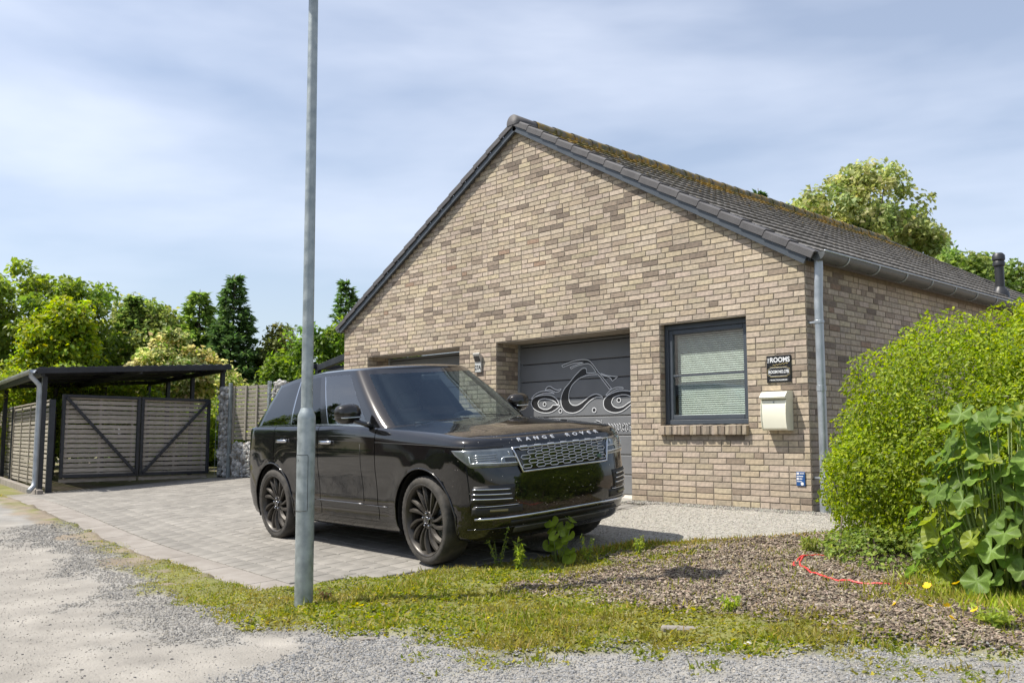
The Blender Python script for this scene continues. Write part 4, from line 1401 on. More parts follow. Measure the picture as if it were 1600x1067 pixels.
# shut lines along the bonnet and fender (dark recessed seam)
for sd in (-1, 1):
    pts = []
    lvl = P3[len(LV) - 1]
    for j in range(NF, NF + len(side)):
        if side[j - NF] > gaps[0]: pts.append((lvl[j, 0], sd * (lvl[j, 1] + .0005), lvl[j, 2] + .002))
    for j in range(NF - 1, 8, -1): pts.insert(0, (lvl[j, 0] + .0005, sd * (lvl[j, 1] + .0005), lvl[j, 2] + .002))
    mb = MB(); mb.tube(pts, .0042, 6); mb.build('bonnet_seam', M['trim_black'], car, True)
    # body-colour crease strip and bright lower moulding on the doors
    def flank(x, z, off): return (x, sd * (lev(z, 1) * tap(x) + off), z)
    mb = MB(); mb.tube([flank(-1.005 - .92 * i / 8, .478 + .006 * i / 8, .004) for i in range(9)], .007, 6); mb.build('door_moulding', M['dull_trim'], car, True)
    mb = MB(); mb.tube([flank(-.58 - .42 * i / 4, .470 + .004 * i / 4, .004) for i in range(5)], .004, 6); mb.build('fender_moulding', M['dull_trim'], car, True)
    mb = MB(); mb.tube([(-1.01 + .02 * i / 6, sd * (lev(1.05 - .55 * i / 6, 1) * tap(-1.0) - (.006 * math.sin((1.05 - .55*i/6 - .5)/.3*math.pi) if .5 < 1.05 - .55*i/6 < .8 else 0) + .0005), 1.05 - .55 * i / 6) for i in range(7)], .0035, 6); mb.build('blade_seam', M['trim_black'], car, True)
    # handles
    for key, xh in (('door_f', -1.667), ('door_r', -2.65)):
        d = door_objs[(key, sd)]
        mb = MB(); pts = [(xh + .115, .008), (xh + .09, .030), (xh, .036), (xh - .09, .030), (xh - .115, .008)]
        zf = float(feat(xh)) - .008
        mb.tube([(x, sd * (.945 * tap(x) + o_), zf) for x, o_ in pts], .014, 8, flat=1.3); mb.build('handle', M['chrome'], d, True)
        mb = MB(); mb.lathe([(.05, -.002), (.04, .002)], 16, Matrix.Translation((xh, sd * .946 * tap(xh), zf)) @ Matrix.Rotation(math.radians(-90 * sd), 4, 'X') @ Matrix.Diagonal((1.7, .75, 1, 1))); mb.build('handle_cup', M['gloss_black'], d, True)
    # mirror
    mr = empty('door_mirror', (-.865, sd * .90, 1.212), parent=car)
    def blob(name, c, rad, mat, zc=None):
        bm = bmesh.new(); bmesh.ops.create_uvsphere(bm, u_segments=22, v_segments=14, radius=1)
        for v in bm.verts:
            x, y, z = v.co
            s = lambda q, e: math.copysign(abs(q) ** e, q)
            x, y, z = s(x, .8), s(y, .75), s(z, .8)
            if x < 0: x *= .55
            if zc: z = max(z, zc[0]); z = min(z, zc[1])
            v.co = (c[0] + x * rad[0] - .15 * rad[0] * abs(y), c[1] + y * rad[1], c[2] + z * rad[2])
        me = bpy.data.meshes.new(name); bm.to_mesh(me); bm.free()
        for p_ in me.polygons: p_.use_smooth = True
        me.materials.append(mat); return link(name, me, None, mr)
    blob('mirror_cap', (-.13, sd * .17, .135), (.10, .135, .095), M['paint'], (-.15, 2))
    blob('mirror_housing', (-.135, sd * .17, .13), (.097, .131, .092), M['gloss_black'], (-2, .1))
    mb = MB(); mb.tube([(-.045, sd * (.08 + .2 * i / 8), .098 + .0 * i) if i < 7 else (-.075, sd * .275, .10) for i in range(9)], .006, 6); mb.build('indicator', M['lens_bar'], mr, True)
    mb = MB(); mb.tube([(.0, sd * -.01, .0), (-.05, sd * .06, .035), (-.09, sd * .13, .07)], [.045, .04, .05], 10, flat=.55); mb.build('mirror_arm', M['gloss_black'], mr, True)

for (y0, y1) in ((-.62, -.05), (-.05, .55)):
    mb = MB(); pts = [(-.44 - .16 * (abs(y0 + (y1 - y0) * i / 8) / .8) ** 2, y0 + (y1 - y0) * i / 8, 1.222 + .010 * (i / 8)) for i in range(9)]
    mb.tube(pts, .007, 6); mb.build('wiper', M['trim_black'], car, True)
# ------------------------------------------------------------------ emblem on the garage door (flat print)
EMB = {'frame': [(-3.356, 1.639), (-3.454, 1.639), (-3.528, 1.642), (-3.532, 1.679), (-3.544, 1.705), (-3.585, 1.713), (-3.635, 1.697), (-3.72, 1.639), (-3.772, 1.598), (-3.858, 1.521), (-3.953, 1.443), (-4.006, 1.357), (-4.024, 1.282), (-3.999, 1.193), (-3.93, 1.129), (-3.827, 1.105), (-3.725, 1.113), (-3.624, 1.154), (-3.541, 1.219), (-3.458, 1.272), (-3.36, 1.309), (-3.295, 1.307), (-3.244, 1.298), (-3.263, 1.32), (-3.327, 1.345), (-3.392, 1.349), (-3.474, 1.325), (-3.557, 1.281), (-3.64, 1.236), (-3.724, 1.209), (-3.809, 1.219), (-3.86, 1.271), (-3.868, 1.365), (-3.827, 1.461), (-3.755, 1.529), (-3.67, 1.575), (-3.586, 1.601), (-3.503, 1.615), (-3.332, 1.616)],
'bars': [(-4.003, 1.771), (-3.855, 1.806), (-3.718, 1.828), (-3.584, 1.83), (-3.493, 1.813), (-3.436, 1.772), (-3.379, 1.714), (-3.315, 1.64), (-3.283, 1.611), (-3.088, 1.416), (-3.122, 1.405), (-3.308, 1.6), (-3.356, 1.639), (-3.412, 1.71), (-3.469, 1.758), (-3.535, 1.772), (-3.652, 1.76), (-3.753, 1.741), (-3.818, 1.716), (-3.842, 1.736), (-3.719, 1.768), (-3.584, 1.79), (-3.719, 1.795), (-3.838, 1.78), (-3.98, 1.747)],
'headlamp': [(-3.275, 1.626), (-3.164, 1.591), (-2.976, 1.566), (-3.07, 1.513), (-3.125, 1.565), (-3.259, 1.608)],
'rear': [(-4.033, 1.213), (-4.104, 1.168), (-4.21, 1.125), (-4.336, 1.115), (-4.481, 1.141), (-4.582, 1.195), (-4.619, 1.261), (-4.582, 1.324), (-4.48, 1.36), (-4.334, 1.371), (-4.209, 1.358), (-4.12, 1.317), (-4.077, 1.271), (-4.068, 1.233), (-4.103, 1.236), (-4.138, 1.27), (-4.227, 1.301), (-4.353, 1.317), (-4.444, 1.301), (-4.481, 1.257), (-4.453, 1.204), (-4.372, 1.17), (-4.281, 1.168), (-4.21, 1.196), (-4.171, 1.223)],
'fender': [(-4.623, 1.313), (-4.554, 1.375), (-4.443, 1.417), (-4.316, 1.428), (-4.208, 1.412), (-4.146, 1.383), (-4.244, 1.396), (-4.371, 1.395), (-4.499, 1.367), (-4.582, 1.331)],
'seat': [(-4.334, 1.439), (-4.289, 1.482), (-4.226, 1.486), (-4.155, 1.451), (-4.084, 1.433), (-4.009, 1.448), (-4.049, 1.415), (-4.12, 1.405), (-4.191, 1.43), (-4.244, 1.447)],
'front': [(-2.618, 1.247), (-2.669, 1.312), (-2.75, 1.36), (-2.841, 1.377), (-2.964, 1.376), (-3.088, 1.35), (-3.184, 1.306), (-3.232, 1.247), (-3.217, 1.162), (-3.139, 1.113), (-3.03, 1.093), (-2.922, 1.108), (-2.829, 1.153), (-2.73, 1.209), (-2.618, 1.227), (-2.73, 1.242), (-2.813, 1.212), (-2.89, 1.172), (-2.982, 1.157), (-3.06, 1.183), (-3.093, 1.231), (-3.058, 1.29), (-2.964, 1.32), (-2.872, 1.325), (-2.781, 1.307), (-2.707, 1.267)],
'ffender': [(-3.191, 1.33), (-3.135, 1.376), (-3.056, 1.415), (-2.963, 1.429), (-2.894, 1.42), (-2.886, 1.405), (-2.979, 1.406), (-3.072, 1.38), (-3.16, 1.335)]}
for k, (cx_, cz_, r) in enumerate(((-4.032, 1.138, .030), (-3.401, 1.136, .034), (-4.344, 1.240, .030), (-2.965, 1.257, .032))):
    EMB['dot%d' % k] = [(cx_ + r * math.cos(2*math.pi*i/18), cz_ + r * .92 * math.sin(2*math.pi*i/18)) for i in range(18)]
def smooth_poly(P, n=4, keep=55):
    """Catmull-Rom resample, corners sharper than keep degrees stay"""
    out = []; N_ = len(P)
    for i in range(N_):
        p0, p1, p2, p3 = [np.array(P[(i + k - 1) % N_]) for k in range(4)]
        def corner(a, b, c):
            u, v = b - a, c - b
            return abs(math.degrees(math.atan2(u[0]*v[1]-u[1]*v[0], u.dot(v)))) > keep
        if corner(p0, p1, p2): p0 = p1 - (p2 - p1)
        if corner(p1, p2, p3): p3 = p2 + (p2 - p1)
        for k in range(n):
            t = k / n
            q = .5 * ((2*p1) + (-p0 + p2)*t + (2*p0 - 5*p1 + 4*p2 - p3)*t*t + (-p0 + 3*p1 - 3*p2 + p3)*t**3)
            out.append((float(q[0]), float(q[1])))
    return out
def outline_strip(P, w):
    n = len(P); V, F = [], []
    for i in range(n):
        a, b, c = (np.array(P[(i + k - 1) % n]) for k in range(3))
        t = (c - a); l = np.linalg.norm(t); t = t / (l if l > 1e-9 else 1)
        nr = np.array([-t[1], t[0]])
        V.append(b + nr * w); V.append(b - nr * w)
    for i in range(n):
        j = (i + 1) % n; F.append((2*i, 2*i+1, 2*j+1, 2*j))
    return V, F
emblem = empty('chopper_emblem', (-3.6, DEP - .023, 1.2))
tag(emblem, 'white outlined chopper motorcycle emblem with gothic lettering on the right garage door', 'emblem')
fillm, strokem = MB(), MB()
for k, P in EMB.items():
    Q = smooth_poly(P) if not k.startswith('dot') else P
    lo = [(x + 3.6, z - 1.2) for x, z in Q]
    n = len(lo)
    fm_ = MB(); fm_.add([(x, -.001, z) for x, z in lo], [tuple(t) for t in tessellate_polygon([[Vector((x, z, 0)) for x, z in lo]])])
    fm_.build('print_fill', M['dark_print'], emblem, fix=False)
    V, F = outline_strip(lo, .0052)
    sm_ = MB(); sm_.add([(v[0], -.004, v[1]) for v in V], F); sm_.build('print_outline', M['white_print'], emblem, fix=False)
# gothic lettering drawn with a broad nib
GL = {  # strokes in x-height units
 'C': ([[(.75, 1.25), (.35, 1.45), (.08, 1.1), (.08, .35), (.4, .02), (.8, .25)], [(.45, 1.35), (.45, .15)], [(.2, 1.5), (.9, 1.3)]], 1.0),
 'h': ([[(.1, 1.55), (.1, .1), (.22, -.02)], [(.12, .8), (.4, 1.0), (.6, .85), (.6, .15), (.5, -.25)]], .8),
 'o': ([[(.12, .85), (.12, .18), (.35, 0), (.6, .2), (.6, .8), (.35, 1.0), (.12, .85)]], .78),
 'p': ([[(.05, .95), (.2, .8), (.2, -.5), (.1, -.6)], [(.2, .8), (.45, 1.0), (.65, .8), (.65, .2), (.4, 0), (.2, .15)]], .82),
 'e': ([[(.15, .5), (.55, .68), (.55, .85), (.35, 1.0), (.12, .82), (.12, .2), (.35, 0), (.62, .2)]], .70),
 'r': ([[(.02, .95), (.16, .8), (.16, .12), (.3, 0)], [(.18, .78), (.4, 1.0), (.55, .85)]], .60),
 's': ([[(.55, .85), (.35, 1.0), (.15, .82), (.55, .3), (.35, 0), (.1, .15)]], .66)}
xh = .088; XW = 1.26; penx = -3.405; base = .858
for ch_ in 'Choppers':
    strokes, adv = GL[ch_]
    for (dy_, nib, mat, nm) in ((-.002, .028, M['white_print'], 'letter_outline'), (-.004, .019, M['dark_print'], 'letter_fill')):
        mb = MB(); nx_, nz_ = nib * math.cos(.75), nib * math.sin(.75) * .75
        for st in strokes:
            for (a, b) in zip(st[:-1], st[1:]):
                A = (penx + a[0] * xh * XW + 3.6, base + a[1] * xh - 1.2); B = (penx + b[0] * xh * XW + 3.6, base + b[1] * xh - 1.2)
                ex = 0.004 if mat is M['white_print'] else 0
                pts = [(A[0] - nx_*.5 - ex, A[1] - nz_*.5 - ex), (A[0] + nx_*.5 + ex, A[1] + nz_*.5 + ex), (B[0] + nx_*.5 + ex, B[1] + nz_*.5 + ex), (B[0] - nx_*.5 - ex, B[1] - nz_*.5 - ex)]
                dy2 = dy_ - random.random() * .0006
                mb.add([(x, dy2, z) for x, z in pts], [(0, 1, 2, 3)])
        tag(mb.build(nm, mat, emblem, fix=False), kind='stuff')
    penx += adv * xh * XW

# ------------------------------------------------------------------ mailbox
M['cream'] = pmat('cream_enamel', (.76, .74, .61), (.79, .77, .64), 4, rough=.32, coat=.3)
mail = empty('mailbox', (-.335, -.008, .845))
tag(mail, 'cream curved metal mailbox fixed to the wall under the black plaque', 'mailbox')
w = .150
prof = [(-.02, 0.0), (-.105, .0), (-.128, .02), (-.142, .10), (-.146, .18), (-.140, .26), (-.126, .318), (-.02, .318)]
mb = MB(); mb.prism(prof, -w + .006, w - .006, lambda u, v, d: (d, u, v)); o = mb.build('box_body', M['cream'], mail); auto_smooth(o, 30)
for s in (-1, 1):
    pr2 = [(0, -.004), (-.108, -.004), (-.134, .018), (-.150, .10), (-.154, .18), (-.148, .265), (-.130, .33), (0, .36)]
    mb = MB(); a_, b_ = sorted((s * w, s * (w - .006)))
    mb.prism(pr2, a_, b_, lambda u, v, d: (d, u, v)); mb.build('side_panel', M['cream'], mail)
prof = [(0, .325), (-.118, .325), (-.160, .335), (-.170, .350), (-.120, .408), (0, .418)]
mb = MB(); mb.prism(prof, -w - .004, w + .004, lambda u, v, d: (d, u, v)); o = mb.build('lid', M['cream'], mail)
mb = MB(); mb.lathe([(.009, 0), (.009, .006)], 12, Matrix.Translation((-.0, -.133, .298)) @ Matrix.Rotation(math.radians(90), 4, 'X')); mb.build('lock', M['galv'], mail)
MB().box((-.12, -.02, .01), (.12, .0, .35)).build('back_plate', M['cream'], mail)

# ------------------------------------------------------------------ plaque
M['plaque'] = pmat('plaque_black', (.010, .010, .011), (.014, .014, .015), 9, rough=.35)
M['gold'] = pmat('gold_print', (.55, .44, .18), rough=.45)
plq = empty('wall_plaque', (-.337, -.008, 1.504))
tag(plq, 'black room number plaque on the brick wall above the cream mailbox', 'sign')
MB().cbox((-.148, -.010, -.148), (.148, .0, .148), .003).build('plate', M['plaque'], plq)
def wtext(body, size, x, z, mat, parent, xs=1.0, y=-.0125, rot=0.0, bold=.0, name='lettering', align='CENTER', sp=1.0):
    me = text_mesh(body, size, .0006, bold, xs, align, sp); me.materials.clear(); me.materials.append(mat)
    o = link(name, me, None, parent); o.matrix_local = Matrix.Translation((x, y, z)) @ Matrix.Rotation(math.radians(90), 4, 'X') @ Matrix.Rotation(rot, 4, 'Z'); return o
wtext('THE', .030, -.118, .094, M['white_print'], plq, 1.0, rot=math.radians(90), bold=.0006)
MB().box((-.131, -.0115, .064), (-.1305, -.0105, .124)).build('rule', M['white_print'], plq)
wtext('ROOMS', .074, .018, .096, M['white_print'], plq, .93, bold=.0022)
mb = MB(); mb.tube([(-.07 + .011*i, -.0118, .040 + .007*math.sin(i*1.9) + .0012*i) for i in range(18)], .0020, 5); mb.build('signature', M['gold'], plq)
wtext('ROOM NO.27B', .046, 0, -.032, M['white_print'], plq, .80, bold=.0014)
for k, (a, b, r) in enumerate(((.134, .052, .0017), (.126, .044, .0013))):
    c = .03
    pts = [(-a + c, b), (a - c, b), (a - c, b - .008), (a, b - c * .7), (a, -b + c * .7), (a - c, -b + .008), (a - c, -b), (-a + c, -b), (-a + c, -b + .008), (-a, -b + c * .7), (-a, b - c * .7), (-a + c, b - .008)]
    mb = MB(); mb.tube([(x, -.0115, z - .032) for x, z in pts], r, 4, closed=True); mb.build('plaque_border', M['gold'] if k == 0 else M['white_print'], plq)
wtext('• WWW.THE-ROOMS.DE •', .020, 0, -.120, M['white_print'], plq, .95, bold=.0006)

# ------------------------------------------------------------------ number light
nl = empty('house_number_light', (-5.27, -.006, 1.72))
tag(nl, 'silver solar house number light between the two garage doors', 'wall light')
M['silver'] = pmat('silver_case', (.42, .42, .40), (.5, .5, .48), 12, rough=.35, metal=.5)
M['pale_face'] = pmat('number_face', (.55, .56, .54), rough=.4)
mb = MB(); mb.prism([(0, 0), (-.028, 0), (-.028, .15), (-.075, .27), (-.06, .285), (0, .24)], -.07, .07, lambda u, v, d: (d, u, v)); mb.build('case', M['silver'], nl)
MB().box((-.062, -.031, .012), (.062, -.0285, .125)).build('number_face', M['pale_face'], nl)
wtext('27A', .095, 0, .066, M['dark_print'], nl, .82, y=-.0325, bold=.0025)
mb = MB(); mb.box((-.055, -.004, .0), (.055, .0, .085), Matrix.Translation((0, -.0345, .158)) @ Matrix.Rotation(math.radians(21.4), 4, 'X')); mb.build('solar_cell', M['gloss_black'], nl)

# ------------------------------------------------------------------ blue utility marker
bs = empty('utility_marker', (-.118, -.008, .334))
tag(bs, 'small blue utility marker plate low on the wall near the downpipe', 'sign')
M['blue'] = pmat('blue_plate', (.02, .075, .22), (.025, .085, .25), 10, rough=.35)
MB().cbox((-.052, -.008, -.074), (.052, 0, .074), .003).build('plate', M['blue'], bs)
for (x0, x1, z0, z1) in ((-.044, -.016, .045, .066), (-.008, .042, .052, .060), (-.044, .03, .022, .032), (-.044, -.02, -.01, .012), (-.014, .02, -.004, .006), (-.044, .012, -.030, -.022)):
    MB().box((x0, -.0095, z0), (x1, -.0085, z1)).build('print_mark', M['white_print'], bs)
mb = MB(); mb.lathe([(.019, 0), (.019, .001)], 6, Matrix.Translation((.018, -.0085, -.05)) @ Matrix.Rotation(math.radians(90), 4, 'X')); mb.build('print_mark', M['white_print'], bs)

# ------------------------------------------------------------------ lamp post
lp = empty('street_lamp', (-1.015, -5.385, -.46))
tag(lp, 'galvanised steel street lamp post standing at the corner of the driveway', 'street lamp')
lx, ly = -.020, -.022
def lpx(z): return (lx * z / 4.5, ly * z / 4.5)
mb = MB(); mb.tube([(*lpx(z), z) for z in (-.3, 0, .7, 1.36, 1.385, 1.41, 1.44)], [.0665, .0665, .0660, .0655, .0635, .054, .0425], 28); o = mb.build('lower_shaft', M['galv'], lp); auto_smooth(o, 60)
mb = MB(); mb.tube([(*lpx(z), z) for z in (1.40, 2.5, 3.6, 4.60)], [.0425, .0405, .038, .0355], 24); o = mb.build('upper_shaft', M['galv'], lp); auto_smooth(o, 60)
# access hatch, on the side towards the lane
mb = MB(); V, F = [], []; nA = 10
an0 = math.radians(-116); sp = math.radians(98)
for z in (.70, 1.10):
    for i in range(nA + 1):
        a = an0 + sp * i / nA
        V.append((lpx(z)[0] + .0678 * math.cos(a), lpx(z)[1] + .0678 * math.sin(a), z))
F = [(i, i + 1, nA + 2 + i, nA + 1 + i) for i in range(nA)]
mb.add(V, F); o = mb.build('hatch', M['galv'], lp, True, fix=False)
sc = []
for (z, a) in ((.70, 0), (.70, 1), (1.10, 1), (1.10, 0)): sc.append((z, an0 + sp * a))
pts = [(.70, an0 + sp * i / 8) for i in range(9)] + [(1.09, an0 + sp), (1.10, an0 + sp * .96)] + [(1.10, an0 + sp * (8 - i) / 8) for i in range(1, 9)]
mb = MB(); mb.tube([(lpx(z)[0] + .0688 * math.cos(a), lpx(z)[1] + .0688 * math.sin(a), z) for z, a in pts], .0018, 5, closed=True); mb.build('hatch_gap', M['trim_black'], o)
a = an0 + sp * .25
mb = MB(); mb.lathe([(.009, 0), (.009, .004), (.004, .004)], 10, Matrix.Translation((.0685*math.cos(a), .0685*math.sin(a), 1.06)) @ Matrix.Rotation(a, 4, 'Z') @ Matrix.Rotation(math.radians(90), 4, 'Y')); mb.build('hatch_screw', M['trim_black'], o)
mb = MB(); mb.lathe([(.04, -.10), (.06, -.05), (.10, 0), (.23, .06), (.25, .10), (.22, .16), (.10, .21), (.03, .23)], 24, Matrix.Translation((*lpx(4.7), 4.72))); o = mb.build('lantern', M['anthracite'], lp); auto_smooth(o, 40)
# ------------------------------------------------------------------ gates, carport, fences
M['old_wood'] = pmat('grey_board', (.24, .210, .176), (.40, .355, .30), 6, rough=.85, bump=.3, bscale=60, stretch=(1, 14, 14), attr='tint')
M['fence_wood'] = pmat('pale_board', (.27, .243, .198), (.38, .348, .29), 6, rough=.85, bump=.3, bscale=60, stretch=(1, 14, 14), attr='tint')
M['steel'] = pmat('dark_steel', (.016, .019, .025), (.028, .031, .038), 5, rough=.45)
M['roof_sheet'] = pmat('roof_sheet', (.020, .023, .03), (.035, .038, .047), 4, rough=.45)
def tinted(me, t):
    a = me.color_attributes.new('tint', 'FLOAT_COLOR', 'POINT')
    a.data.foreach_set('color', np.tile(np.array([t, t, t, 1], np.float32), (len(me.vertices), 1)).ravel()); return me
def dir_mat(A, B):
    d = Vector((B[0] - A[0], B[1] - A[1], 0)); L_ = d.length; d.normalize()
    n = Vector((-d.y, d.x, 0))
    return Matrix(((d.x, n.x, 0, A[0]), (d.y, n.y, 0, A[1]), (0, 0, 1, 0), (0, 0, 0, 1))), L_
GA, GB = (-12.66, -3.50), (-13.00, -.50)
Mg, Lg = dir_mat(GA, GB)
def gate_leaf(u0, u1, flip, label):
    g = empty('gate'); g.matrix_world = Mg @ Matrix.Translation((u0, 0, 0)); tag(g, label, 'gate')
    L_ = u1 - u0; zb, zt = .05, 1.545; t = .055
    for (a, b, nm) in (((0, -.02, zb), (t, .03, zt), 'stile'), ((L_ - t, -.02, zb), (L_, .03, zt), 'stile'), ((t, -.02, zb), (L_ - t, .03, zb + t), 'rail'), ((t, -.02, zt - t), (L_ - t, .03, zt), 'rail')):
        MB().cbox(a, b, .004).build(nm, M['steel'], g)
    a = (t, zt - t) if not flip else (L_ - t, zt - t); b = (L_ - t, zb + t) if not flip else (t, zb + t)
    d = Vector((b[0] - a[0], 0, b[1] - a[1])); ln = d.length; an = math.atan2(d.z, d.x)
    MB().cbox((0, -.047, -.028), (ln, -.022, .028), .004, Matrix.Translation((a[0], 0, a[1])) @ Matrix.Rotation(-an, 4, 'Y')).build('brace', M['steel'], g)
    vs = [tinted(MB().cbox((0, 0, 0), (L_ - .02, .02, .068), .003).mesh('board', M['old_wood']), random.uniform(.75, 1.25)) for _ in range(6)]
    z = zb + .012
    while z < zt - .06:
        link('board', random.choice(vs), None, g, (.01, .034, z + random.uniform(-.004, .004)), (0, random.uniform(-.004, .004), 0)); z += .0875
    link('board', random.choice(vs), None, g, (.01, .034, -.035))
    for u in (.12, L_ / 2, L_ - .12): MB().box((u - .02, .055, zb - .1), (u + .02, .075, zt)).build('batten', M['old_wood'], g)
gate_leaf(.03, Lg / 2 - .012, False, 'left leaf of the slatted double gate, diagonal brace falling to the right')
gate_leaf(Lg / 2 + .012, Lg - .03, True, 'right leaf of the slatted double gate, brace falling to the left')
# carport over the gate
cp = empty('carport', (0, 0, 0)); tag(cp, 'dark steel carport with flat sheet roof over the slatted gate', 'carport')
bd_ = Vector((-.990, .139, 0)); fl0 = Vector((-12.46, -3.98, 1.96)); fr0 = Vector((-12.80, -.20, 2.235))
Ld = 6.2
def rq(f, b, z): 
    p = fl0.lerp(fr0, f) + bd_ * b; return (p.x, p.y, p.z + z)
rs = MB(); V, F = [], []; nn = 44
for b in (0.0, Ld):
    for i in range(nn + 1): V.append(rq(i / nn, b, .02 + (.022 if i % 2 else 0)))
for b in (0.0, Ld):
    for i in range(nn + 1): V.append(rq(i / nn, b, .012 + (.022 if i % 2 else 0)))
k = nn + 1
for i in range(nn): F += [(i, i+1, k+i+1, k+i), (2*k+i, 3*k+i, 3*k+i+1, 2*k+i+1), (i, 2*k+i, 2*k+i+1, i+1), (k+i, k+i+1, 3*k+i+1, 3*k+i)]
rs.add(V, F); rs.build('roof_sheet', M['roof_sheet'], cp)
def beam(name, p, q, w, h, mat=None, par=None):
    p, q = Vector(p), Vector(q); d = q - p; ln = d.length; d.normalize()
    s = d.cross(Vector((0, 0, 1)))
    if s.length < 1e-3: s = Vector((1, 0, 0))
    s.normalize(); u = s.cross(d)
    R_ = Matrix(((d.x, s.x, u.x, p.x), (d.y, s.y, u.y, p.y), (d.z, s.z, u.z, p.z), (0, 0, 0, 1)))
    return MB().cbox((0, -w/2, -h/2), (ln, w/2, h/2), .004, R_).build(name, mat or M['steel'], par or cp)
beam('fascia', rq(0, 0, -.03), rq(1, 0, -.03), .05, .105); beam('fascia', rq(0, Ld, -.04), rq(1, Ld, -.04), .05, .10)
for f in (.03, .5, .97): beam('roof_beam', rq(f, .06, -.075), rq(f, Ld - .06, -.075), .06, .10)
for b in (1.5, 3.0, 4.6): beam('purlin', rq(.02, b, -.025), rq(.98, b, -.025), .05, .06)
posts_ = [(.045, .22), (.965, .16), (.96, 2.2), (.96, 4.2), (.96, 6.0), (.35, 6.0), (.66, 6.0), (.06, 6.0)]
for (f, b) in posts_:
    x, y, z = rq(f, b, -.12); MB().cbox((x - .04, y - .04, gzf(x, y) - .1), (x + .04, y + .04, z), .004).build('post', M['steel'], cp)
# eaves gutter and downpipe on the lane side
ge = MB(); V, F = [], []
for b in (-.02, Ld):
    for i in range(9):
        a = math.pi + math.pi * i / 8; p = Vector(rq(-.02, b, -.01)); V.append((p.x + .0 * math.cos(a), p.y + math.cos(a) * .06, p.z + math.sin(a) * .06))
F = [(i, i+1, 10+i, 9+i) for i in range(8)] + [tuple(range(9))]
ge.add(V, F); ge.build('gutter', M['zinc'], cp, True, fix=False)
x, y, z = rq(-.02, .12, -.06); gg = gzf(x, y)
mb = MB(); mb.tube([(x, y, z), (x, y, z - .06), (x - .02, y + .14, z - .2), (x - .02, y + .15, z - .32), (x - .02, y + .15, gg + .24), (x - .0, y + .13, gg + .14), (x + .10, y + .03, gg + .06)], .043, 12); o = mb.build('downpipe', M['zinc'], cp); auto_smooth(o, 50)

# slatted fence along the lane
def slat_fence(A, d, n, w, zt, label_fn, kind):
    for i in range(n):
        P = Vector((A[0], A[1], 0)) + Vector((d[0], d[1], 0)) * (w * i); Q = P + Vector((d[0], d[1], 0)) * w
        Mx, L_ = dir_mat((Q.x, Q.y), (P.x, P.y))
        f = empty('slatted_fence'); f.matrix_world = Mx; tag(f, label_fn(i), 'fence', 'slatted fence panels along the lane')
        zb = max(gzf(P.x, P.y), gzf(Q.x, Q.y)) + .02
        vs = [tinted(MB().cbox((.05, 0, 0), (L_ - .05, .014, .058), .003).mesh('slat', M['fence_wood']), random.uniform(.8, 1.2)) for _ in range(5)]
        z = zb + .02; k = 0
        while z < zt - .05:
            link('slat', random.choice(vs), None, f, (0, -.012 if k % 2 else .0, z), (0, random.uniform(-.003, .003), 0)); z += .076; k += 1
        for u in (.12, 1.3, 2.5, 3.7, L_ - .12): MB().box((u - .018, -.030, zb), (u + .018, -.0145, zt)).build('batten', M['fence_wood'], f)
        MB().cbox((L_ - .05, -.05, zb - .2), (L_ + .03, .05, zt + (.25 if kind else .03)), .005).build('post', M['steel'], f)
        MB().cbox((.05, -.03, zt), (L_ - .05, .03, zt + .03), .004).build('cap_rail', M['zinc'] if i else M['old_wood'], f)
for me_ in ('old_wood',): pass
lab = ['slatted wooden fence beside the carport downpipe, nearest the gate', 'second slatted wooden fence at the left edge of the picture, beyond the dark post']
slat_fence((-12.72, -3.62), (-.990, .139), 2, 4.9, 1.42, lambda i: lab[i], False)
# low concrete kerb under the fence
A = Vector((-12.35, -3.86, 0)); B = A + Vector((-.99, .139, 0)) * 8
Mx, L_ = dir_mat((B.x, B.y), (A.x, A.y))
n = 8
for i in range(n):
    p = Mx @ Vector((i + .5, 0, 0)); o = MB().cbox((i, -.05, gzf(p.x, p.y) - .2), (i + .99, .05, gzf(p.x, p.y) + .07), .01).build('kerb_stone', M['edge_slab']); o.matrix_world = Mx
    if i == 0: kb = empty('fence_kerb'); tag(kb, 'low concrete kerb along the foot of the slatted fence', None, None, 'structure')
    o.parent = kb

# gabion and timber screen between gate and house
SA_, SB_ = (-12.92, -.34), (-8.93, .42)
Ms, Ls = dir_mat(SA_, SB_)
M['gab_stone'] = pmat('gabion_stone', (.40, .385, .36), (.66, .635, .60), 7, rough=.9, bump=.3, bscale=30, attr='tint')
ICO = None
def ico_proto():
    bm = bmesh.new(); bmesh.ops.create_icosphere(bm, subdivisions=1, radius=1)
    V = np.array([v.co[:] for v in bm.verts]); F = np.array([[v.index for v in f.verts] for f in bm.faces]); bm.free(); return V, F
ICOV, ICOF = ico_proto()
OCTV = np.array([(1,0,0),(-1,0,0),(0,1,0),(0,-1,0),(0,0,1),(0,0,-1)], float); OCTF = np.array([(0,2,4),(2,1,4),(1,3,4),(3,0,4),(2,0,5),(1,2,5),(3,1,5),(0,3,5)])
def rot_rand(n):
    q = RNG.normal(size=(n, 4)); q /= np.linalg.norm(q, axis=1)[:, None]
    w, x, y, z = q.T
    return np.stack([1-2*(y*y+z*z), 2*(x*y-z*w), 2*(x*z+y*w), 2*(x*y+z*w), 1-2*(x*x+z*z), 2*(y*z-x*w), 2*(x*z-y*w), 2*(y*z+x*w), 1-2*(x*x+y*y)], -1).reshape(n, 3, 3)
def rot_z(a):
    c, s = np.cos(a), np.sin(a); o = np.zeros_like(a); l = np.ones_like(a)
    return np.stack([c, -s, o, s, c, o, o, o, l], -1).reshape(-1, 3, 3)
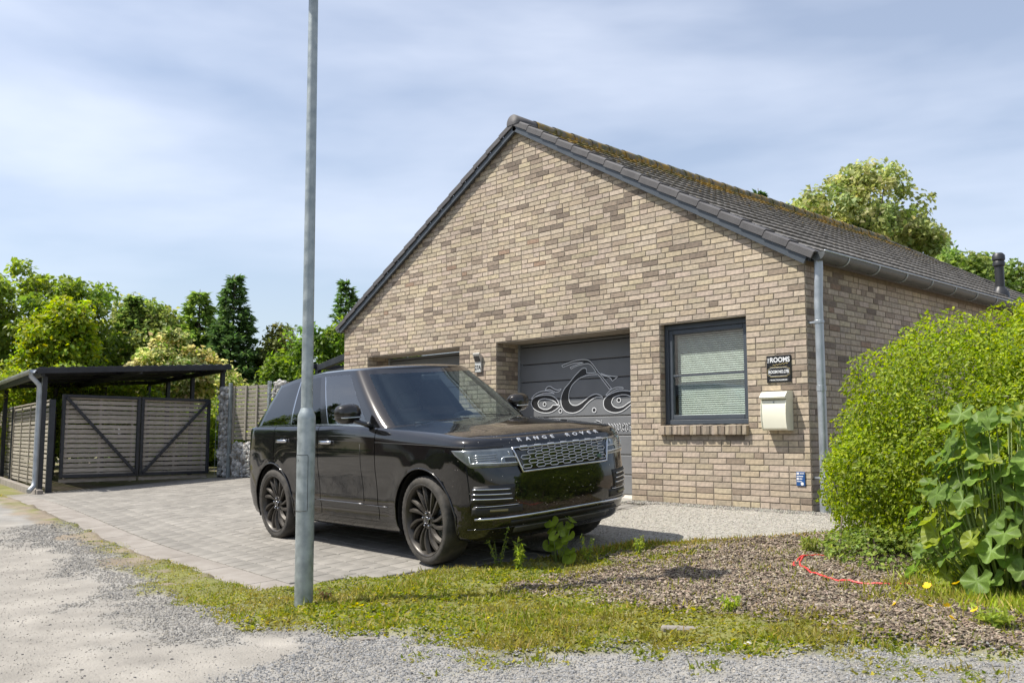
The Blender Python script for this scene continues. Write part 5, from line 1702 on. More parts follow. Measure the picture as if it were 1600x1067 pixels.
def scatter(protoV, protoF, pos, scale, R_, col, jitter=0.0):
    """pos (n,3), scale (n,3), R (n,3,3), col (n,3) -> V, F, C"""
    n = len(pos); m_ = len(protoV)
    P = np.broadcast_to(protoV, (n, m_, 3)).copy()
    if jitter: P *= 1 + RNG.uniform(-jitter, jitter, (n, m_, 1))
    P = P * scale[:, None, :]
    P = np.einsum('nij,nkj->nki', R_, P) + pos[:, None, :]
    F = (np.arange(n) * m_)[:, None, None] + protoF[None]
    C_ = np.repeat(col[:, None, :], m_, 1)
    return P.reshape(-1, 3), F.reshape(-1, protoF.shape[1]), C_.reshape(-1, 3)
def gabion(u0, u1, z1, label, dpt=.22):
    g = empty('gabion_wall'); g.matrix_world = Ms @ Matrix.Translation((u0, 0, 0)); tag(g, label, 'gabion', 'gabion baskets beside the gate')
    L_ = u1 - u0; n = int(L_ * z1 * 2 * 150)
    pos = np.stack([RNG.uniform(.03, L_ - .03, n), np.where(RNG.random(n) < .75, -dpt/2 + .05, dpt/2 - .05) + RNG.uniform(-.02, .03, n), RNG.uniform(.02, z1 - .03, n)], -1)
    V, F, C_ = scatter(ICOV, ICOF, pos, RNG.uniform(.035, .065, (n, 3)), rot_rand(n), RNG.uniform(.55, 1.25, (n, 1)) * np.ones((1, 3)), .25)
    tag(link('stones', np_mesh('stones', V, F, M['gab_stone'], False, C_), None, g), kind='stuff')
    MB().box((.02, -.05, 0), (L_ - .02, .05, z1 - .03)).build('core', M['mortar'], g)
    wm = MB()
    z = 0.02
    while z < z1 + .01: wm.tube([(0, -dpt/2 - .01, z), (L_, -dpt/2 - .01, z)], .003, 4); z += .1
    u = 0
    while u < L_ + .001: wm.tube([(u, -dpt/2 - .01, 0), (u, -dpt/2 - .01, z1)], .003, 4); u += .1
    tag(wm.build('wire_mesh', M['galv'], g), kind='stuff')
gabion(.02, .36, 1.80, 'tall grey stone gabion pillar right beside the gate post')
gabion(.48, 1.56, .70, 'low grey stone gabion under the timber fence panel')
gabion(1.68, 2.14, 1.86, 'tall grey gabion pillar right of the timber fence panel, mostly behind the car')
gabion(2.22, 3.9, .70, 'low gabion between the tall pillar and the house, behind the car')
def post_thing(u, label, mat='galv'):
    o = MB().cbox((u - .03, -.12, -.1), (u + .03, -.06, 1.86), .004).build('fence_post', M[mat]); o.matrix_world = Ms; tag(o, label, 'post', 'galvanised posts of the gabion screen')
post_thing(.42, 'galvanised post between the gabion pillar and the timber panel'); post_thing(1.62, 'galvanised post at the right end of the timber panel')
def timber(u0, u1, label):
    f = empty('timber_fence'); f.matrix_world = Ms @ Matrix.Translation((u0, 0, 0)); tag(f, label, 'fence')
    L_ = u1 - u0; z = .735
    vs = [tinted(MB().cbox((0, -.03, 0), (L_, -.012, .066), .003).mesh('board', M['fence_wood']), random.uniform(.85, 1.15)) for _ in range(5)]
    while z < 1.78:
        link('board', random.choice(vs), None, f, (0, random.uniform(-.004, .004), z), (math.radians(9), 0, 0)); z += .083
    for u in (.03, L_ * .36, L_ * .66, L_ - .03): tinted(MB().box((u - .022, -.065, .72), (u + .022, -.042, 1.80)).build('batten', M['fence_wood'], f).data, .8)
timber(.46, 1.58, 'pale timber fence panel with vertical battens above the low gabion')
timber(2.2, 3.9, 'pale timber fence panel behind the car, next to the house')
# dark pergola frame left of the house
pg_ = empty('steel_canopy', (0, 0, 0)); tag(pg_, 'dark steel canopy frame against the left side of the house', 'canopy')
for y in (.7, 3.2):
    beam('beam', (-8.95, y, 2.45), (-10.95, y, 2.12), .08, .12, None, pg_)
    beam('tie', (-8.95, y, 2.12), (-10.9, y, 2.0), .05, .06, None, pg_)
    MB().cbox((-10.95, y - .045, -.05), (-10.86, y + .045, 2.12), .004).build('post', M['steel'], pg_)
beam('eaves_beam', (-10.95, .6, 2.16), (-10.95, 3.3, 2.16), .08, .1, None, pg_)
for me in bpy.data.meshes:
    if me.materials and me.materials[0] in (M['old_wood'], M['fence_wood']) and 'tint' not in me.color_attributes: tinted(me, 1.0)
# ------------------------------------------------------------------ vegetation
def leaf_mat(name, transl=.35, rough=.5):
    return pmat(name, (.85, .85, .85), (1.15, 1.15, 1.15), 30, rough=rough, attr='tint', transl=transl, spec=.35)
M['leaf'] = leaf_mat('leaf', .48); M['needle'] = leaf_mat('needle', .36, .6)
M['bark'] = pmat('bark', (.075, .060, .045), (.16, .13, .10), 12, rough=.95, bump=.8, bscale=30)
LEAFV = np.array([(0, 0, 0), (.34, .42, .10), (0, 1, -.05), (-.34, .42, .10)]); LEAFF = np.array([(0, 1, 2), (0, 2, 3)])
def orient(nrm, tip):
    """rotation whose z is nrm, y near tip"""
    z = nrm / np.linalg.norm(nrm, axis=1)[:, None]
    x = np.cross(tip, z); x /= np.linalg.norm(x, axis=1)[:, None] + 1e-9
    y = np.cross(z, x)
    return np.stack([x, y, z], -1)
def leaves(pos, out_dir, size, cols, tilt=.9, up=.5, aspect=1.0, svar=.35):
    n = len(pos)
    nr = out_dir * (1 - up) + np.array([0, 0, up]) + RNG.normal(size=(n, 3)) * tilt * .6
    tip = out_dir * .6 + RNG.normal(size=(n, 3)) * .8 + np.array([0, 0, -.25])
    R_ = orient(nr, tip)
    s = size * RNG.uniform(1 - svar, 1 + svar, (n, 1)) * np.array([[aspect, 1, 1]])
    return scatter(LEAFV, LEAFF, pos, s, R_, cols)
LG = 1.42
YEL = np.array([1.02, 1.0, .97])
def palette(n, cols, wts, var=.18):
    i = RNG.choice(len(cols), n, p=np.array(wts) / sum(wts))
    c = np.array(cols)[i] * YEL * LG * RNG.uniform(1 - var, 1 + var, (n, 1))
    return c * RNG.uniform(.94, 1.06, (n, 3))
def tree(name, label, base, ells, ncl, nleaf, size, cols, wts, clr=.45, trunk_r=.14, group=None, up=.45, limb=9, aspect=1.0, shell=.55, cat='tree'):
    t = empty(name, base); tag(t, label, cat, group)
    vols = np.array([e[3] * e[4] * e[5] for e in ells]); pick = RNG.choice(len(ells), ncl, p=vols / vols.sum())
    d = RNG.normal(size=(ncl, 3)); d /= np.linalg.norm(d, axis=1)[:, None]
    r = RNG.uniform(shell, 1.0, (ncl, 1)) ** .7
    E = np.array(ells)[pick]
    cc = E[:, :3] + d * r * E[:, 3:6]
    cc[:, 2] = np.maximum(cc[:, 2], .35)
    csz = clr * RNG.uniform(.6, 1.35, ncl); ctint = RNG.uniform(.72, 1.25, (ncl, 1)) * np.stack([RNG.uniform(.9, 1.15, ncl), np.ones(ncl), RNG.uniform(.8, 1.1, ncl)], -1)
    per = max(4, nleaf // ncl); n = per * ncl; ci = np.repeat(np.arange(ncl), per)
    dl = RNG.normal(size=(n, 3)); dl /= np.linalg.norm(dl, axis=1)[:, None]
    pos = cc[ci] + dl * (RNG.random((n, 1)) ** .5) * csz[ci][:, None] * np.array([1, 1, .75])
    od = dl * .6 + d[ci] * .5; od /= np.linalg.norm(od, axis=1)[:, None]
    V, F, C_ = leaves(pos, od, size, palette(n, cols, wts) * ctint[ci], up=up, aspect=aspect)
    link('crown', np_mesh('crown', V, F, M['leaf'], False, C_), None, t)
    # trunk and limbs
    zt = min(e[2] for e in ells); top = np.array(ells)[:, :3].mean(0)
    mb = MB()
    mid = Vector((top[0] * .3, top[1] * .3, zt * .55))
    mb.tube([(0, 0, -.3), tuple(mid), tuple(Vector(top) * .85), tuple(top + np.array([0, 0, .3]))], [trunk_r * 1.25, trunk_r, trunk_r * .55, trunk_r * .2], 9)
    mb.build('trunk', M['bark'], t, True)
    for i in RNG.choice(ncl, min(limb, ncl), replace=False):
        e = Vector(cc[i]); s = mid.lerp(Vector(top), RNG.uniform(0.0, .8)); m_ = s.lerp(e, .5) + Vector((0, 0, .12))
        b = MB(); b.tube([tuple(s), tuple(m_), tuple(e)], [trunk_r * .4, trunk_r * .25, trunk_r * .07], 6); b.build('limb', M['bark'], t, True)
    return t
def conifer(name, label, base, h, rad, cols, wts, n_tier=26, nb=11, group=None, size=.22, zmin=.06):
    t = empty(name, base); tag(t, label, 'tree', group)
    mb = MB(); mb.tube([(0, 0, -.2), (0, 0, h * .5), (0, 0, h)], [rad * .06, rad * .035, .012], 8); mb.build('trunk', M['bark'], t, True)
    P, O_, T = [], [], []; bm_ = MB()
    for i in range(n_tier):
        f = zmin + (1 - zmin) * (i / n_tier) ** .9; z = h * f
        L_ = rad * (1 - f) ** .92 * random.uniform(.8, 1.15) + .10
        for k in range(nb if f < .75 else 7):
            a = random.uniform(0, 2 * math.pi); l = L_ * random.uniform(.65, 1.15)
            ti = random.uniform(.75, 1.25)
            bm_.tube([(0, 0, z), (math.cos(a)*l*.5, math.sin(a)*l*.5, z - .03*l), (math.cos(a)*l, math.sin(a)*l, z - .05*l)], [.02, .012, .004], 4, cap=False)
            m_ = int(10 + l * 34)
            s = np.sqrt(np.linspace(.04, 1, m_)); sw = (1 - s) * l * .30 + .05
            lat = RNG.uniform(-1, 1, m_) * sw
            dz = -.18 * l * s + .10 * l * s ** 3 + RNG.normal(0, .03, m_)
            px = np.cos(a) * s * l - np.sin(a) * lat; py = np.sin(a) * s * l + np.cos(a) * lat
            P.append(np.stack([px, py, z + dz - np.abs(lat) * .25], -1))
            dirv = np.stack([np.cos(a) - np.sin(a) * np.sign(lat) * .8, np.sin(a) + np.cos(a) * np.sign(lat) * .8, np.full(m_, -.15)], -1)
            O_.append(dirv); T.append(np.full(m_, ti))
    P = np.concatenate(P); O_ = np.concatenate(O_); T = np.concatenate(T); n = len(P)
    nr = np.array([0, 0, 1.]) + RNG.normal(size=(n, 3)) * .45
    R_ = orient(nr, O_ + RNG.normal(size=(n, 3)) * .25)
    s = size * RNG.uniform(.6, 1.3, (n, 1)) * np.array([[.62, 1, 1]])
    V, F, C_ = scatter(LEAFV, LEAFF, P, s, R_, palette(n, cols, wts) * T[:, None])
    link('crown', np_mesh('crown', V, F, M['needle'], False, C_), None, t)
    tag(bm_.build('branches', M['bark'], t), kind='stuff')
    return t
Gd = [(.12, .18, .03), (.16, .225, .04), (.08, .13, .022)]
BG = 'trees behind the carport'
tree('broadleaf_tree', 'large round broadleaf tree at the left edge behind the carport', (-24.5, -.9, -.2), [(0, 0, 3.6, 2.3, 2.6, 2.6), (-.6, -2.0, 3.2, 2.0, 2.0, 2.4), (.4, 1.3, 3.0, 1.5, 1.2, 1.8), (0, -4.2, 3.4, 2.2, 2.2, 2.8), (.3, -1.2, 1.6, 2.2, 3.6, 1.6)], 420, 62000, .165, [(.115, .165, .026), (.155, .215, .036), (.08, .125, .02)], [3, 3, 2], .50, .2, BG)
tree('broadleaf_tree', 'yellow green tree in front of the large round tree, above the carport', (-20.4, -1.30, -.15), [(0, .1, 3.1, .8, .85, 1.35), (.1, -.4, 2.0, .8, .8, .9)], 170, 22000, .13, [(.19, .245, .018), (.14, .21, .026), (.26, .285, .022)], [4, 3, 2], .33, .08, BG)
tree('flowering_elder', 'pale cream flowering shrub tree directly behind the carport roof', (-19.9, 1.65, -.1), [(0, -.1, 2.6, .9, .95, 1.15), (.2, 1.0, 2.2, .8, .85, .85), (0, -1.0, 1.9, .7, .7, .9), (.1, .3, 1.3, .8, 1.4, .9), (.1, 1.5, 1.4, .7, .9, .9)], 190, 24000, .13, [(.11, .16, .03), (.40, .38, .20), (.30, .31, .14)], [3, 4, 3], .30, .07, BG, up=.7)
tree('broadleaf_tree', 'loose grey green tree between the round tree and the dark conifer', (-25.2, 2.7, -.2), [(0, 0, 3.6, 1.5, 1.1, 1.9), (.2, 1.1, 2.8, 1.2, 1.2, 1.9)], 200, 24000, .16, [(.15, .19, .055), (.20, .235, .075), (.10, .14, .04)], [3, 2, 2], .42, .14, BG)
conifer('conifer_tree', 'broad mid green conifer left of the tall dark conifer', (-23.6, 3.95, -.2), 5.75, 2.3, [(.13, .195, .045), (.18, .245, .055), (.09, .145, .035)], [3, 3, 2], 32, 15, BG, .24)
conifer('conifer_tree', 'second mid green conifer, left behind the broad one', (-25.0, 2.35, -.2), 5.6, 2.0, [(.12, .18, .05), (.165, .22, .06), (.08, .13, .035)], [3, 3, 2], 26, 12, BG, .24)
conifer('conifer_tree', 'tall dark pointed conifer left of the lamp post', (-22.0, 4.35, -.2), 6.1, 1.75, [(.072, .125, .040), (.10, .16, .048), (.05, .09, .03)], [3, 2, 2], 34, 13, BG, .22)
conifer('conifer_tree', 'dark conifer tip showing beside the left roof edge', (-22.8, 9.0, -.2), 6.6, 1.7, [(.06, .11, .03), (.085, .14, .04)], [3, 2], 30, 12, BG, .22)
tree('broadleaf_tree', 'slender olive green tree between the dark conifer and the lamp post', (-21.5, 5.75, -.2), [(0, 0, 3.3, .75, .75, 1.25), (0, .1, 2.0, .9, .9, 1.2)], 130, 15000, .14, [(.12, .14, .035), (.17, .18, .05), (.08, .10, .025)], [3, 2, 2], .34, .1, BG)
tree('broadleaf_tree', 'mid green tree right of the lamp post beside the house', (-18.2, 5.5, -.2), [(0, 0, 2.9, 1.1, 1.2, 1.5), (.6, 1.2, 2.6, 1.2, 1.2, 1.6), (-.5, -1.0, 2.0, 1.0, 1.0, 1.4)], 240, 32000, .14, [(.10, .165, .025), (.14, .21, .032), (.06, .11, .018)], [3, 3, 2], .40, .12, BG)
tree('garden_shrub', 'bright green shrubs seen under the carport roof behind the gate', (-19.1, -1.7, -.2), [(0, -1.3, 1.6, .6, 1.1, 1.1), (.1, .5, 1.6, .6, 1.1, 1.1), (0, 2.0, 1.5, .6, 1.0, 1.1)], 150, 17000, .11, [(.16, .22, .03), (.22, .27, .04), (.10, .15, .02)], [3, 3, 1], .30, .05, BG, cat='shrub')
tree('garden_shrub', 'low bright green shrub growing behind the timber fence', (-15.6, 1.7, -.1), [(0, 0, 1.2, .9, 1.0, .85), (1.4, .6, 1.1, 1.0, .8, .8), (-1.3, -.4, 1.1, .9, .9, .8)], 120, 13000, .10, [(.16, .22, .03), (.22, .27, .04), (.09, .14, .02)], [3, 2, 2], .28, .05, BG, cat='shrub')
tree('broadleaf_tree', 'airy light green tree behind the far end of the roof ridge', (-8.1, 18.1, 0), [(-.1, -.1, 7.4, 2.0, 2.0, 1.75), (.6, .5, 6.4, 1.7, 1.7, 1.5), (-.9, -.6, 6.2, 1.5, 1.4, 1.4)], 260, 21000, .17, [(.19, .23, .085), (.26, .29, .13), (.13, .17, .05)], [3, 3, 2], .42, .17, 'trees behind the house', limb=20)
tree('broadleaf_tree', 'low dense green tree behind the flue pipe', (-3.7, 15.9, 0), [(-.6, -.2, 4.4, 1.3, 1.2, 1.1), (.5, .2, 4.0, 1.0, 1.0, 1.1), (-1.9, -.4, 4.3, 1.0, 1.0, 1.1)], 170, 16000, .14, [(.14, .20, .05), (.19, .24, .08), (.08, .125, .028)], [3, 3, 2], .36, .12, 'trees behind the house')
conifer('conifer_tree', 'tiny conifer tip peeping over the roof ridge', (-16.0, 25.1, 0), 11.35, 2.4, [(.04, .08, .024), (.06, .11, .03)], [1, 1], 34, 9, 'trees behind the house', .26)
far = []
for (x, y, s) in ((-30, -6, 3.4), (-32, 1, 3.2), (-31, 8, 3.0), (-30, 13, 3.0), (-29, 18, 3.2)):
    tree('broadleaf_tree', {-6: 'far green tree beyond the left fence', 1: 'far green tree behind the grey green one', 8: 'far green tree behind the dark conifers', 13: 'far green tree behind the slender olive tree', 18: 'far green tree hidden behind the house corner'}[y], (x, y, -.3), [(0, 0, s * .75, 2.2, 2.4, s * .55), (0, 1.6, s * .6, 1.6, 1.6, s * .45)], 130, 11000, .2, Gd, [3, 2, 2], .55, .16, BG)

# ---- clipped privet hedge -------------------------------------------------------
def hedge(name, label, base, ells, n, size, cols, wts, cat='shrub', sprig=0, group=None):
    t = empty(name, base); tag(t, label, cat, group)
    E = np.array(ells); ar = (E[:, 3] * E[:, 4] + E[:, 3] * E[:, 5] + E[:, 4] * E[:, 5]); pick = RNG.choice(len(E), n, p=ar / ar.sum())
    d = RNG.normal(size=(n, 3)); d /= np.linalg.norm(d, axis=1)[:, None]
    lump = .12 * np.sin(d[:, 0] * 7 + pick * 2) * np.sin(d[:, 1] * 6 + 1) * np.sin(d[:, 2] * 8 + pick)
    fine = .05 * np.sin(d[:, 0] * 23 + 1) * np.sin(d[:, 1] * 21) * np.sin(d[:, 2] * 25)
    r = 1 + lump + fine - RNG.random(n) ** 1.6 * .30
    e = E[pick]; pos = e[:, :3] + d * r[:, None] * e[:, 3:6]
    od = d / e[:, 3:6]; od /= np.linalg.norm(od, axis=1)[:, None]
    keep = pos[:, 2] > .02
    ins = np.zeros(n, bool)
    for k in range(len(E)):
        q = (pos - E[k, :3]) / E[k, 3:6]; ins |= (np.linalg.norm(q, axis=1) < .58)
    keep &= ~ins
    pos, od = pos[keep], od[keep]; n = len(pos)
    patch = fbm(pos[:, 0] * 1.0 + pos[:, 2], pos[:, 1] + pos[:, 2] * .7, 3.2, 6)
    tint = (.70 + .6 * patch)[:, None]
    V, F, C_ = leaves(pos, od, size, palette(n, cols, wts, .22) * tint, up=.3, aspect=.85)
    crown = link('crown', np_mesh('crown', V, F, M['leaf'], False, C_), None, t)
    # young upright shoots breaking the outline
    if sprig:
        P, O_ = [], []; st = MB()
        k = RNG.choice(n, sprig * 6)
        k = [i for i in k if od[i, 2] > .0 and r is not None][:sprig]
        for i in k:
            L_ = random.uniform(.06, .20); dv = od[i] * .6 + np.array([0, 0, .8]) + RNG.normal(size=3) * .2; dv /= np.linalg.norm(dv)
            st.tube([tuple(pos[i]), tuple(pos[i] + dv * L_)], [.0025, .001], 4, cap=False)
            m_ = int(L_ / .016) + 3
            for j in range(m_):
                P.append(pos[i] + dv * L_ * (j + .5) / m_); a = j * 2.4
                O_.append(np.array([math.cos(a), math.sin(a), .6]))
        P = np.array(P); O_ = np.array(O_); O_ /= np.linalg.norm(O_, axis=1)[:, None]
        V, F, C_ = leaves(P, O_, size * .9, palette(len(P), [(.23, .29, .03), (.30, .35, .06)], [1, 1]), tilt=.4, up=.1, aspect=.8)
        tag(link('young_shoots', np_mesh('young_shoots', V, F, M['leaf'], False, C_), None, t), kind='stuff')
        tag(st.build('shoot_stems', M['stem'], t), kind='stuff')
    for k in range(12):
        a = random.uniform(0, 6.28); b = MB(); c = ells[k % len(ells)]
        b.tube([(c[0] + .15 * math.cos(a), c[1] + .15 * math.sin(a), -.1), (c[0] + .45 * math.cos(a), c[1] + .4 * math.sin(a), c[2] * .6), (c[0] + c[3] * .75 * math.cos(a), c[1] + c[4] * .75 * math.sin(a), c[2] + .3)], [.02, .014, .005], 5); b.build('stem', M['bark'], t, True)
    return t
M['stem'] = pmat('green_stem', (.12, .17, .04), (.17, .22, .06), 20, rough=.6)
PV = [(.15, .205, .014), (.215, .26, .018), (.085, .125, .010)]
hedge('privet_bush', 'big rounded bright green privet bush at the right corner of the house', (2.10, -.85, -.04), [(0, -.05, .72, 1.22, 1.05, 1.10), (1.0, .10, .95, 1.15, 1.1, 1.02), (2.2, .3, .9, 1.3, 1.2, 1.15), (-.25, -.35, .42, .98, .85, .70), (1.0, -.6, .55, 1.2, .8, .9)], 235000, .038, PV, [3, 3, 2], sprig=260)
hedge('undergrowth', 'low mixed green undergrowth at the foot of the privet bush', (1.75, -1.95, -.2), [(0, 0, .05, .55, .40, .24), (.55, .1, .10, .5, .4, .30), (-.45, .35, .04, .35, .35, .2), (.9, -.25, .1, .4, .35, .26)], 9000, .040, [(.13, .185, .035), (.19, .235, .05), (.09, .13, .03)], [3, 2, 2], cat='plant')

# ---- broad-leaved plant and other single plants --------------------------------
def big_leaf_mesh(lobes=5, depth=.16, cup=.12, seed=0, col=(.15, .21, .045)):
    rr = random.Random(seed); n = 56; V = [(0, 0, 0)]
    rim = []
    for i in range(n):
        a = -math.pi * .5 + .28 + (2 * math.pi - .56) * i / (n - 1)
        r = .5 * (1 - depth * (0.5 + .5 * math.cos(lobes * (a + math.pi / 2))) ) * (1 + rr.uniform(-.03, .03))
        rim.append((r * math.cos(a), r * math.sin(a)))
    rings_ = (.35, .7, 1.0)
    ph = rr.uniform(0, 6)
    for f in rings_:
        for i, (x, y) in enumerate(rim):
            a = math.atan2(y, x)
            z = cup * f * f * .8 - .05 * f + .045 * f * math.cos(lobes * (a + math.pi / 2)) + .035 * f * f * math.sin(3 * a + ph)
            V.append((x * f, y * f, z))
    F3 = [(0, 1 + i, 2 + i) for i in range(n - 1)]; F4 = []
    for k in range(2):
        b0, b1 = 1 + k * n, 1 + (k + 1) * n
        for i in range(n - 1): F4.append((b0 + i, b1 + i, b1 + i + 1, b0 + i + 1))
    c = np.tile(np.array(col) * rr.uniform(.8, 1.2), (len(V), 1))
    c[0] *= 1.4; c[1:1+n] *= 1.05
    for f_ in range(3):
        for i, (x, y) in enumerate(rim):
            a = math.atan2(y, x); c[1 + f_ * n + i] *= 1 + .38 * ((1 - math.cos(lobes * (a + math.pi / 2))) / 2) ** 8 * (1.1 - .25 * f_)
    return np_mesh('leaf', np.array(V), [np.array(F3), np.array(F4)], M['leaf'], True, c)
def leafy_plant(name, label, base, spots, size, variants, stem_r=.006, cat='plant', stemmat='stem'):
    """spots: list of (x, y, z, yaw, pitch, scale) local leaf positions"""
    t = empty(name, base); tag(t, label, cat)
    for (x, y, z, yaw, pit, s) in spots:
        o = link('leaf', random.choice(variants), None, t, (x, y, z), (pit, random.uniform(-.35, .35), yaw)); o.scale = (s * size,) * 3
        b = MB(); rx, ry = x * .25 + random.uniform(-.02, .02), y * .25 + random.uniform(-.02, .02)
        b.tube([(rx, ry, -.05), (x * .7 + rx * .3, y * .7 + ry * .3, z * .6), (x, y, z - .004)], [stem_r, stem_r * .8, stem_r * .45], 5); b.build('stem', M[stemmat], t, True)
    return t
bigv = [big_leaf_mesh(5, .20, .14, i, (.145, .225, .045)) for i in range(5)] + [big_leaf_mesh(5, .22, .20, 9, (.24, .29, .04)), big_leaf_mesh(5, .24, .05, 11, (.12, .19, .04))]
sp = []
face = math.atan2(-8.94 + 2.5, 4.97 - 2.9)      # towards the open side
for i in range(120):
    z = .10 + 1.08 * random.random() ** .85
    w_ = .46 * (1 - .25 * (z / 1.2))
    a = face + random.uniform(-1.75, 1.75); r = w_ * math.sqrt(random.uniform(.25, 1))
    x, y = r * math.cos(a) + .16 * random.uniform(-1, 1), r * math.sin(a) * .8
    sp.append((x, y, z, a - math.pi / 2 + random.uniform(-.5, .5), -(random.uniform(.35, 1.25)), random.uniform(.75, 1.3)))
leafy_plant('mallow_plant', 'tall plant with broad lobed green leaves in front of the privet bush', (2.72, -2.46, -.25), sp, .165, bigv, .007)
sp = []
for i in range(30):
    z = .08 + .62 * random.random(); a = face + random.uniform(-1.8, 1.8); r = .28 * math.sqrt(random.random())
    sp.append((r * math.cos(a), r * math.sin(a), z, a - math.pi / 2 + random.uniform(-.6, .6), -random.uniform(.2, 1.2), random.uniform(.6, 1.15)))
leafy_plant('mallow_plant', 'shorter young broad leaved plant left of the tall one', (2.30, -2.22, -.24), sp, .15, bigv, .005)
hv = [big_leaf_mesh(1, .05, .10, 20 + i, (.20, .27, .03)) for i in range(3)]
sp = []
face2 = math.atan2(-8.94 + 3.2, 4.97 + .6)
for i in range(19):
    z = .05 + .27 * (i / 16); a = random.uniform(0, 6.28); r = .11 * math.sqrt(random.random()) + .02
    b = face2 + random.uniform(-1.1, 1.1); sp.append((r * math.cos(a), r * math.sin(a), z, b - math.pi / 2, -random.uniform(.35, 1.1), random.uniform(.6, 1.25)))
leafy_plant('heart_leaf_weed', 'bright green heart leaved weed in front of the car bumper', (-.60, -3.17, -.29), sp, .115, hv, .004)
def spiky_weed(label, base, h, n, cols, spread=.35, size=.045, buds=False):
    t = empty('weed', base); tag(t, label, 'weed', 'tall weeds on the verge')
    st = MB(); P, O_ = [], []; bd_ = MB()
    for k in range(n):
        a = 2 * math.pi * k / n + random.uniform(-.4, .4); L_ = h * random.uniform(.65, 1.05); e = np.array([math.cos(a) * spread * L_, math.sin(a) * spread * L_, L_])
        m_ = e * .5 + np.array([0, 0, .05 * h]); st.tube([(0, 0, -.03), tuple(m_), tuple(e)], [.0035, .0028, .0015], 5)
        for f in np.linspace(.15, 1, 12):
            q = e * f + np.array([0, 0, .1 * h * f * (1 - f)])
            for _ in range(2): P.append(q); aa = random.uniform(0, 6.28); O_.append(np.array([math.cos(aa), math.sin(aa), random.uniform(.2, .9)]))
        if buds: bd_.lathe([(.002, -.012), (.007, 0), (.004, .012)], 6, Matrix.Translation(tuple(e)))
    P = np.array(P); O_ = np.array(O_); O_ /= np.linalg.norm(O_, axis=1)[:, None]
    V, F, C_ = leaves(P, O_, size, palette(len(P), cols, [1] * len(cols)), tilt=.3, up=.15, aspect=.45)
    link('foliage', np_mesh('foliage', V, F, M['leaf'], False, C_), None, t); st.build('stems', M['stem'], t, True)
    if buds: bd_.build('buds', M['stem'], t, True)
YG = [(.22, .28, .03), (.30, .34, .05), (.15, .21, .03)]
spiky_weed('branching weed with small buds in front of the bumper, left of the heart leaved weed', (-.90, -3.60, -.33), .36, 5, YG, .45, .03, True)
spiky_weed('upright pale weed between the budding weed and the heart leaved weed', (-.62, -3.62, -.33), .24, 7, YG, .12, .05)
spiky_weed('thin budding weed right of the heart leaved weed', (-.42, -3.02, -.28), .22, 4, YG, .35, .03, True)
spiky_weed('small weed near the car shadow on the mulch edge', (-.18, -2.62, -.25), .16, 6, YG, .3, .03)
spiky_weed('small dark weed at the foot of the lamp post', (-1.05, -5.18, -.44), .12, 7, [(.16, .10, .06), (.13, .15, .04)], .5, .03)
spiky_weed('green tuft in the mulch left of the red hose', (1.05, -1.95, -.19), .16, 10, [(.18, .22, .05), (.25, .27, .08)], .5, .05)
spiky_weed('tall thin weed beside the stray plank stone', (1.55, -3.85, -.36), .14, 6, YG, .5, .04)
spiky_weed('small leafy weed among the loose chippings at bottom right', (2.95, -3.35, -.32), .14, 8, [(.22, .27, .05)], .7, .06)
# yellow poppies
M['petal'] = pmat('petal', (.78, .50, .012), (.86, .60, .02), 30, rough=.6, transl=.2)
pet = MB(); V, F = [], []
for i in range(4):
    a = math.pi / 2 * i; c, s = math.cos(a), math.sin(a)
    loc_ = [(0, 0, 0), (.014, -.016, .006), (.026, -.012, .012), (.029, 0, .014), (.026, .012, .012), (.014, .016, .006)]
    b = len(V); V += [(x*c - y*s, x*s + y*c, z) for x, y, z in loc_]; F.append(tuple(b + k for k in range(6)))
pet.add(V, F); pet_me = pet.mesh('petals', M['petal'], False, False)
fl_lab = ['yellow poppy above the right end of the red hose', 'yellow poppy right of the hose, beneath the broad leaves', 'yellow poppy lowest of the group, on the grass', 'yellow poppy at the right of the group', 'small yellow poppy just under the hose end', 'small yellow poppy left below the hose end', 'yellow poppy bud in the chippings left of the group']
for i, (x, y, h) in enumerate(((2.38, -2.90, .10), (2.50, -2.75, .10), (2.76, -3.50, .08), (2.82, -3.30, .09), (2.62, -3.20, .07), (2.56, -3.30, .08), (2.34, -3.28, .06))):
    f = empty('yellow_flower', (x, y, gzf(x, y))); tag(f, fl_lab[i], 'flower', 'yellow poppies at the end of the hose')
    o = link('petals', pet_me, None, f, (.01, 0, h), (random.uniform(.2, .8), random.uniform(-.4, .4), random.uniform(0, 6))); o.scale = (.7 if i > 3 else .95,) * 3
    b = MB(); b.tube([(0, 0, -.02), (.004, 0, h * .6), (.01, 0, h)], .0018, 5); b.build('stem', M['stem'], f, True)
# ------------------------------------------------------------------ ground cover
def area_pts(n, x0, x1, y0, y1): return RNG.uniform(x0, x1, n), RNG.uniform(y0, y1, n)
def cam_keep(x, y, margin=.62):
    d0, d1 = x - CAM.x, y - CAM.y
    f = d0 * -0.72981 + d1 * 0.68365; r = d0 * 0.68365 + d1 * 0.72981
    return (f > 2.2) & (np.abs(r / np.maximum(f, .1)) < margin), f
def ground_z(x, y):
    g, mul, grav, dust, ins, n3 = zones(x, y)
    pv = (y > ky_out(x)) & (x < bed_x(y))
    z = gz(x, y) + np.where(pv, -.0, (n3 - .5) * .03 * (.3 + ins) + ins * .035 * sstep(.3, .7, fbm(x, y, 2.2, 5)))
    return z, g, mul, grav, dust, ins, pv
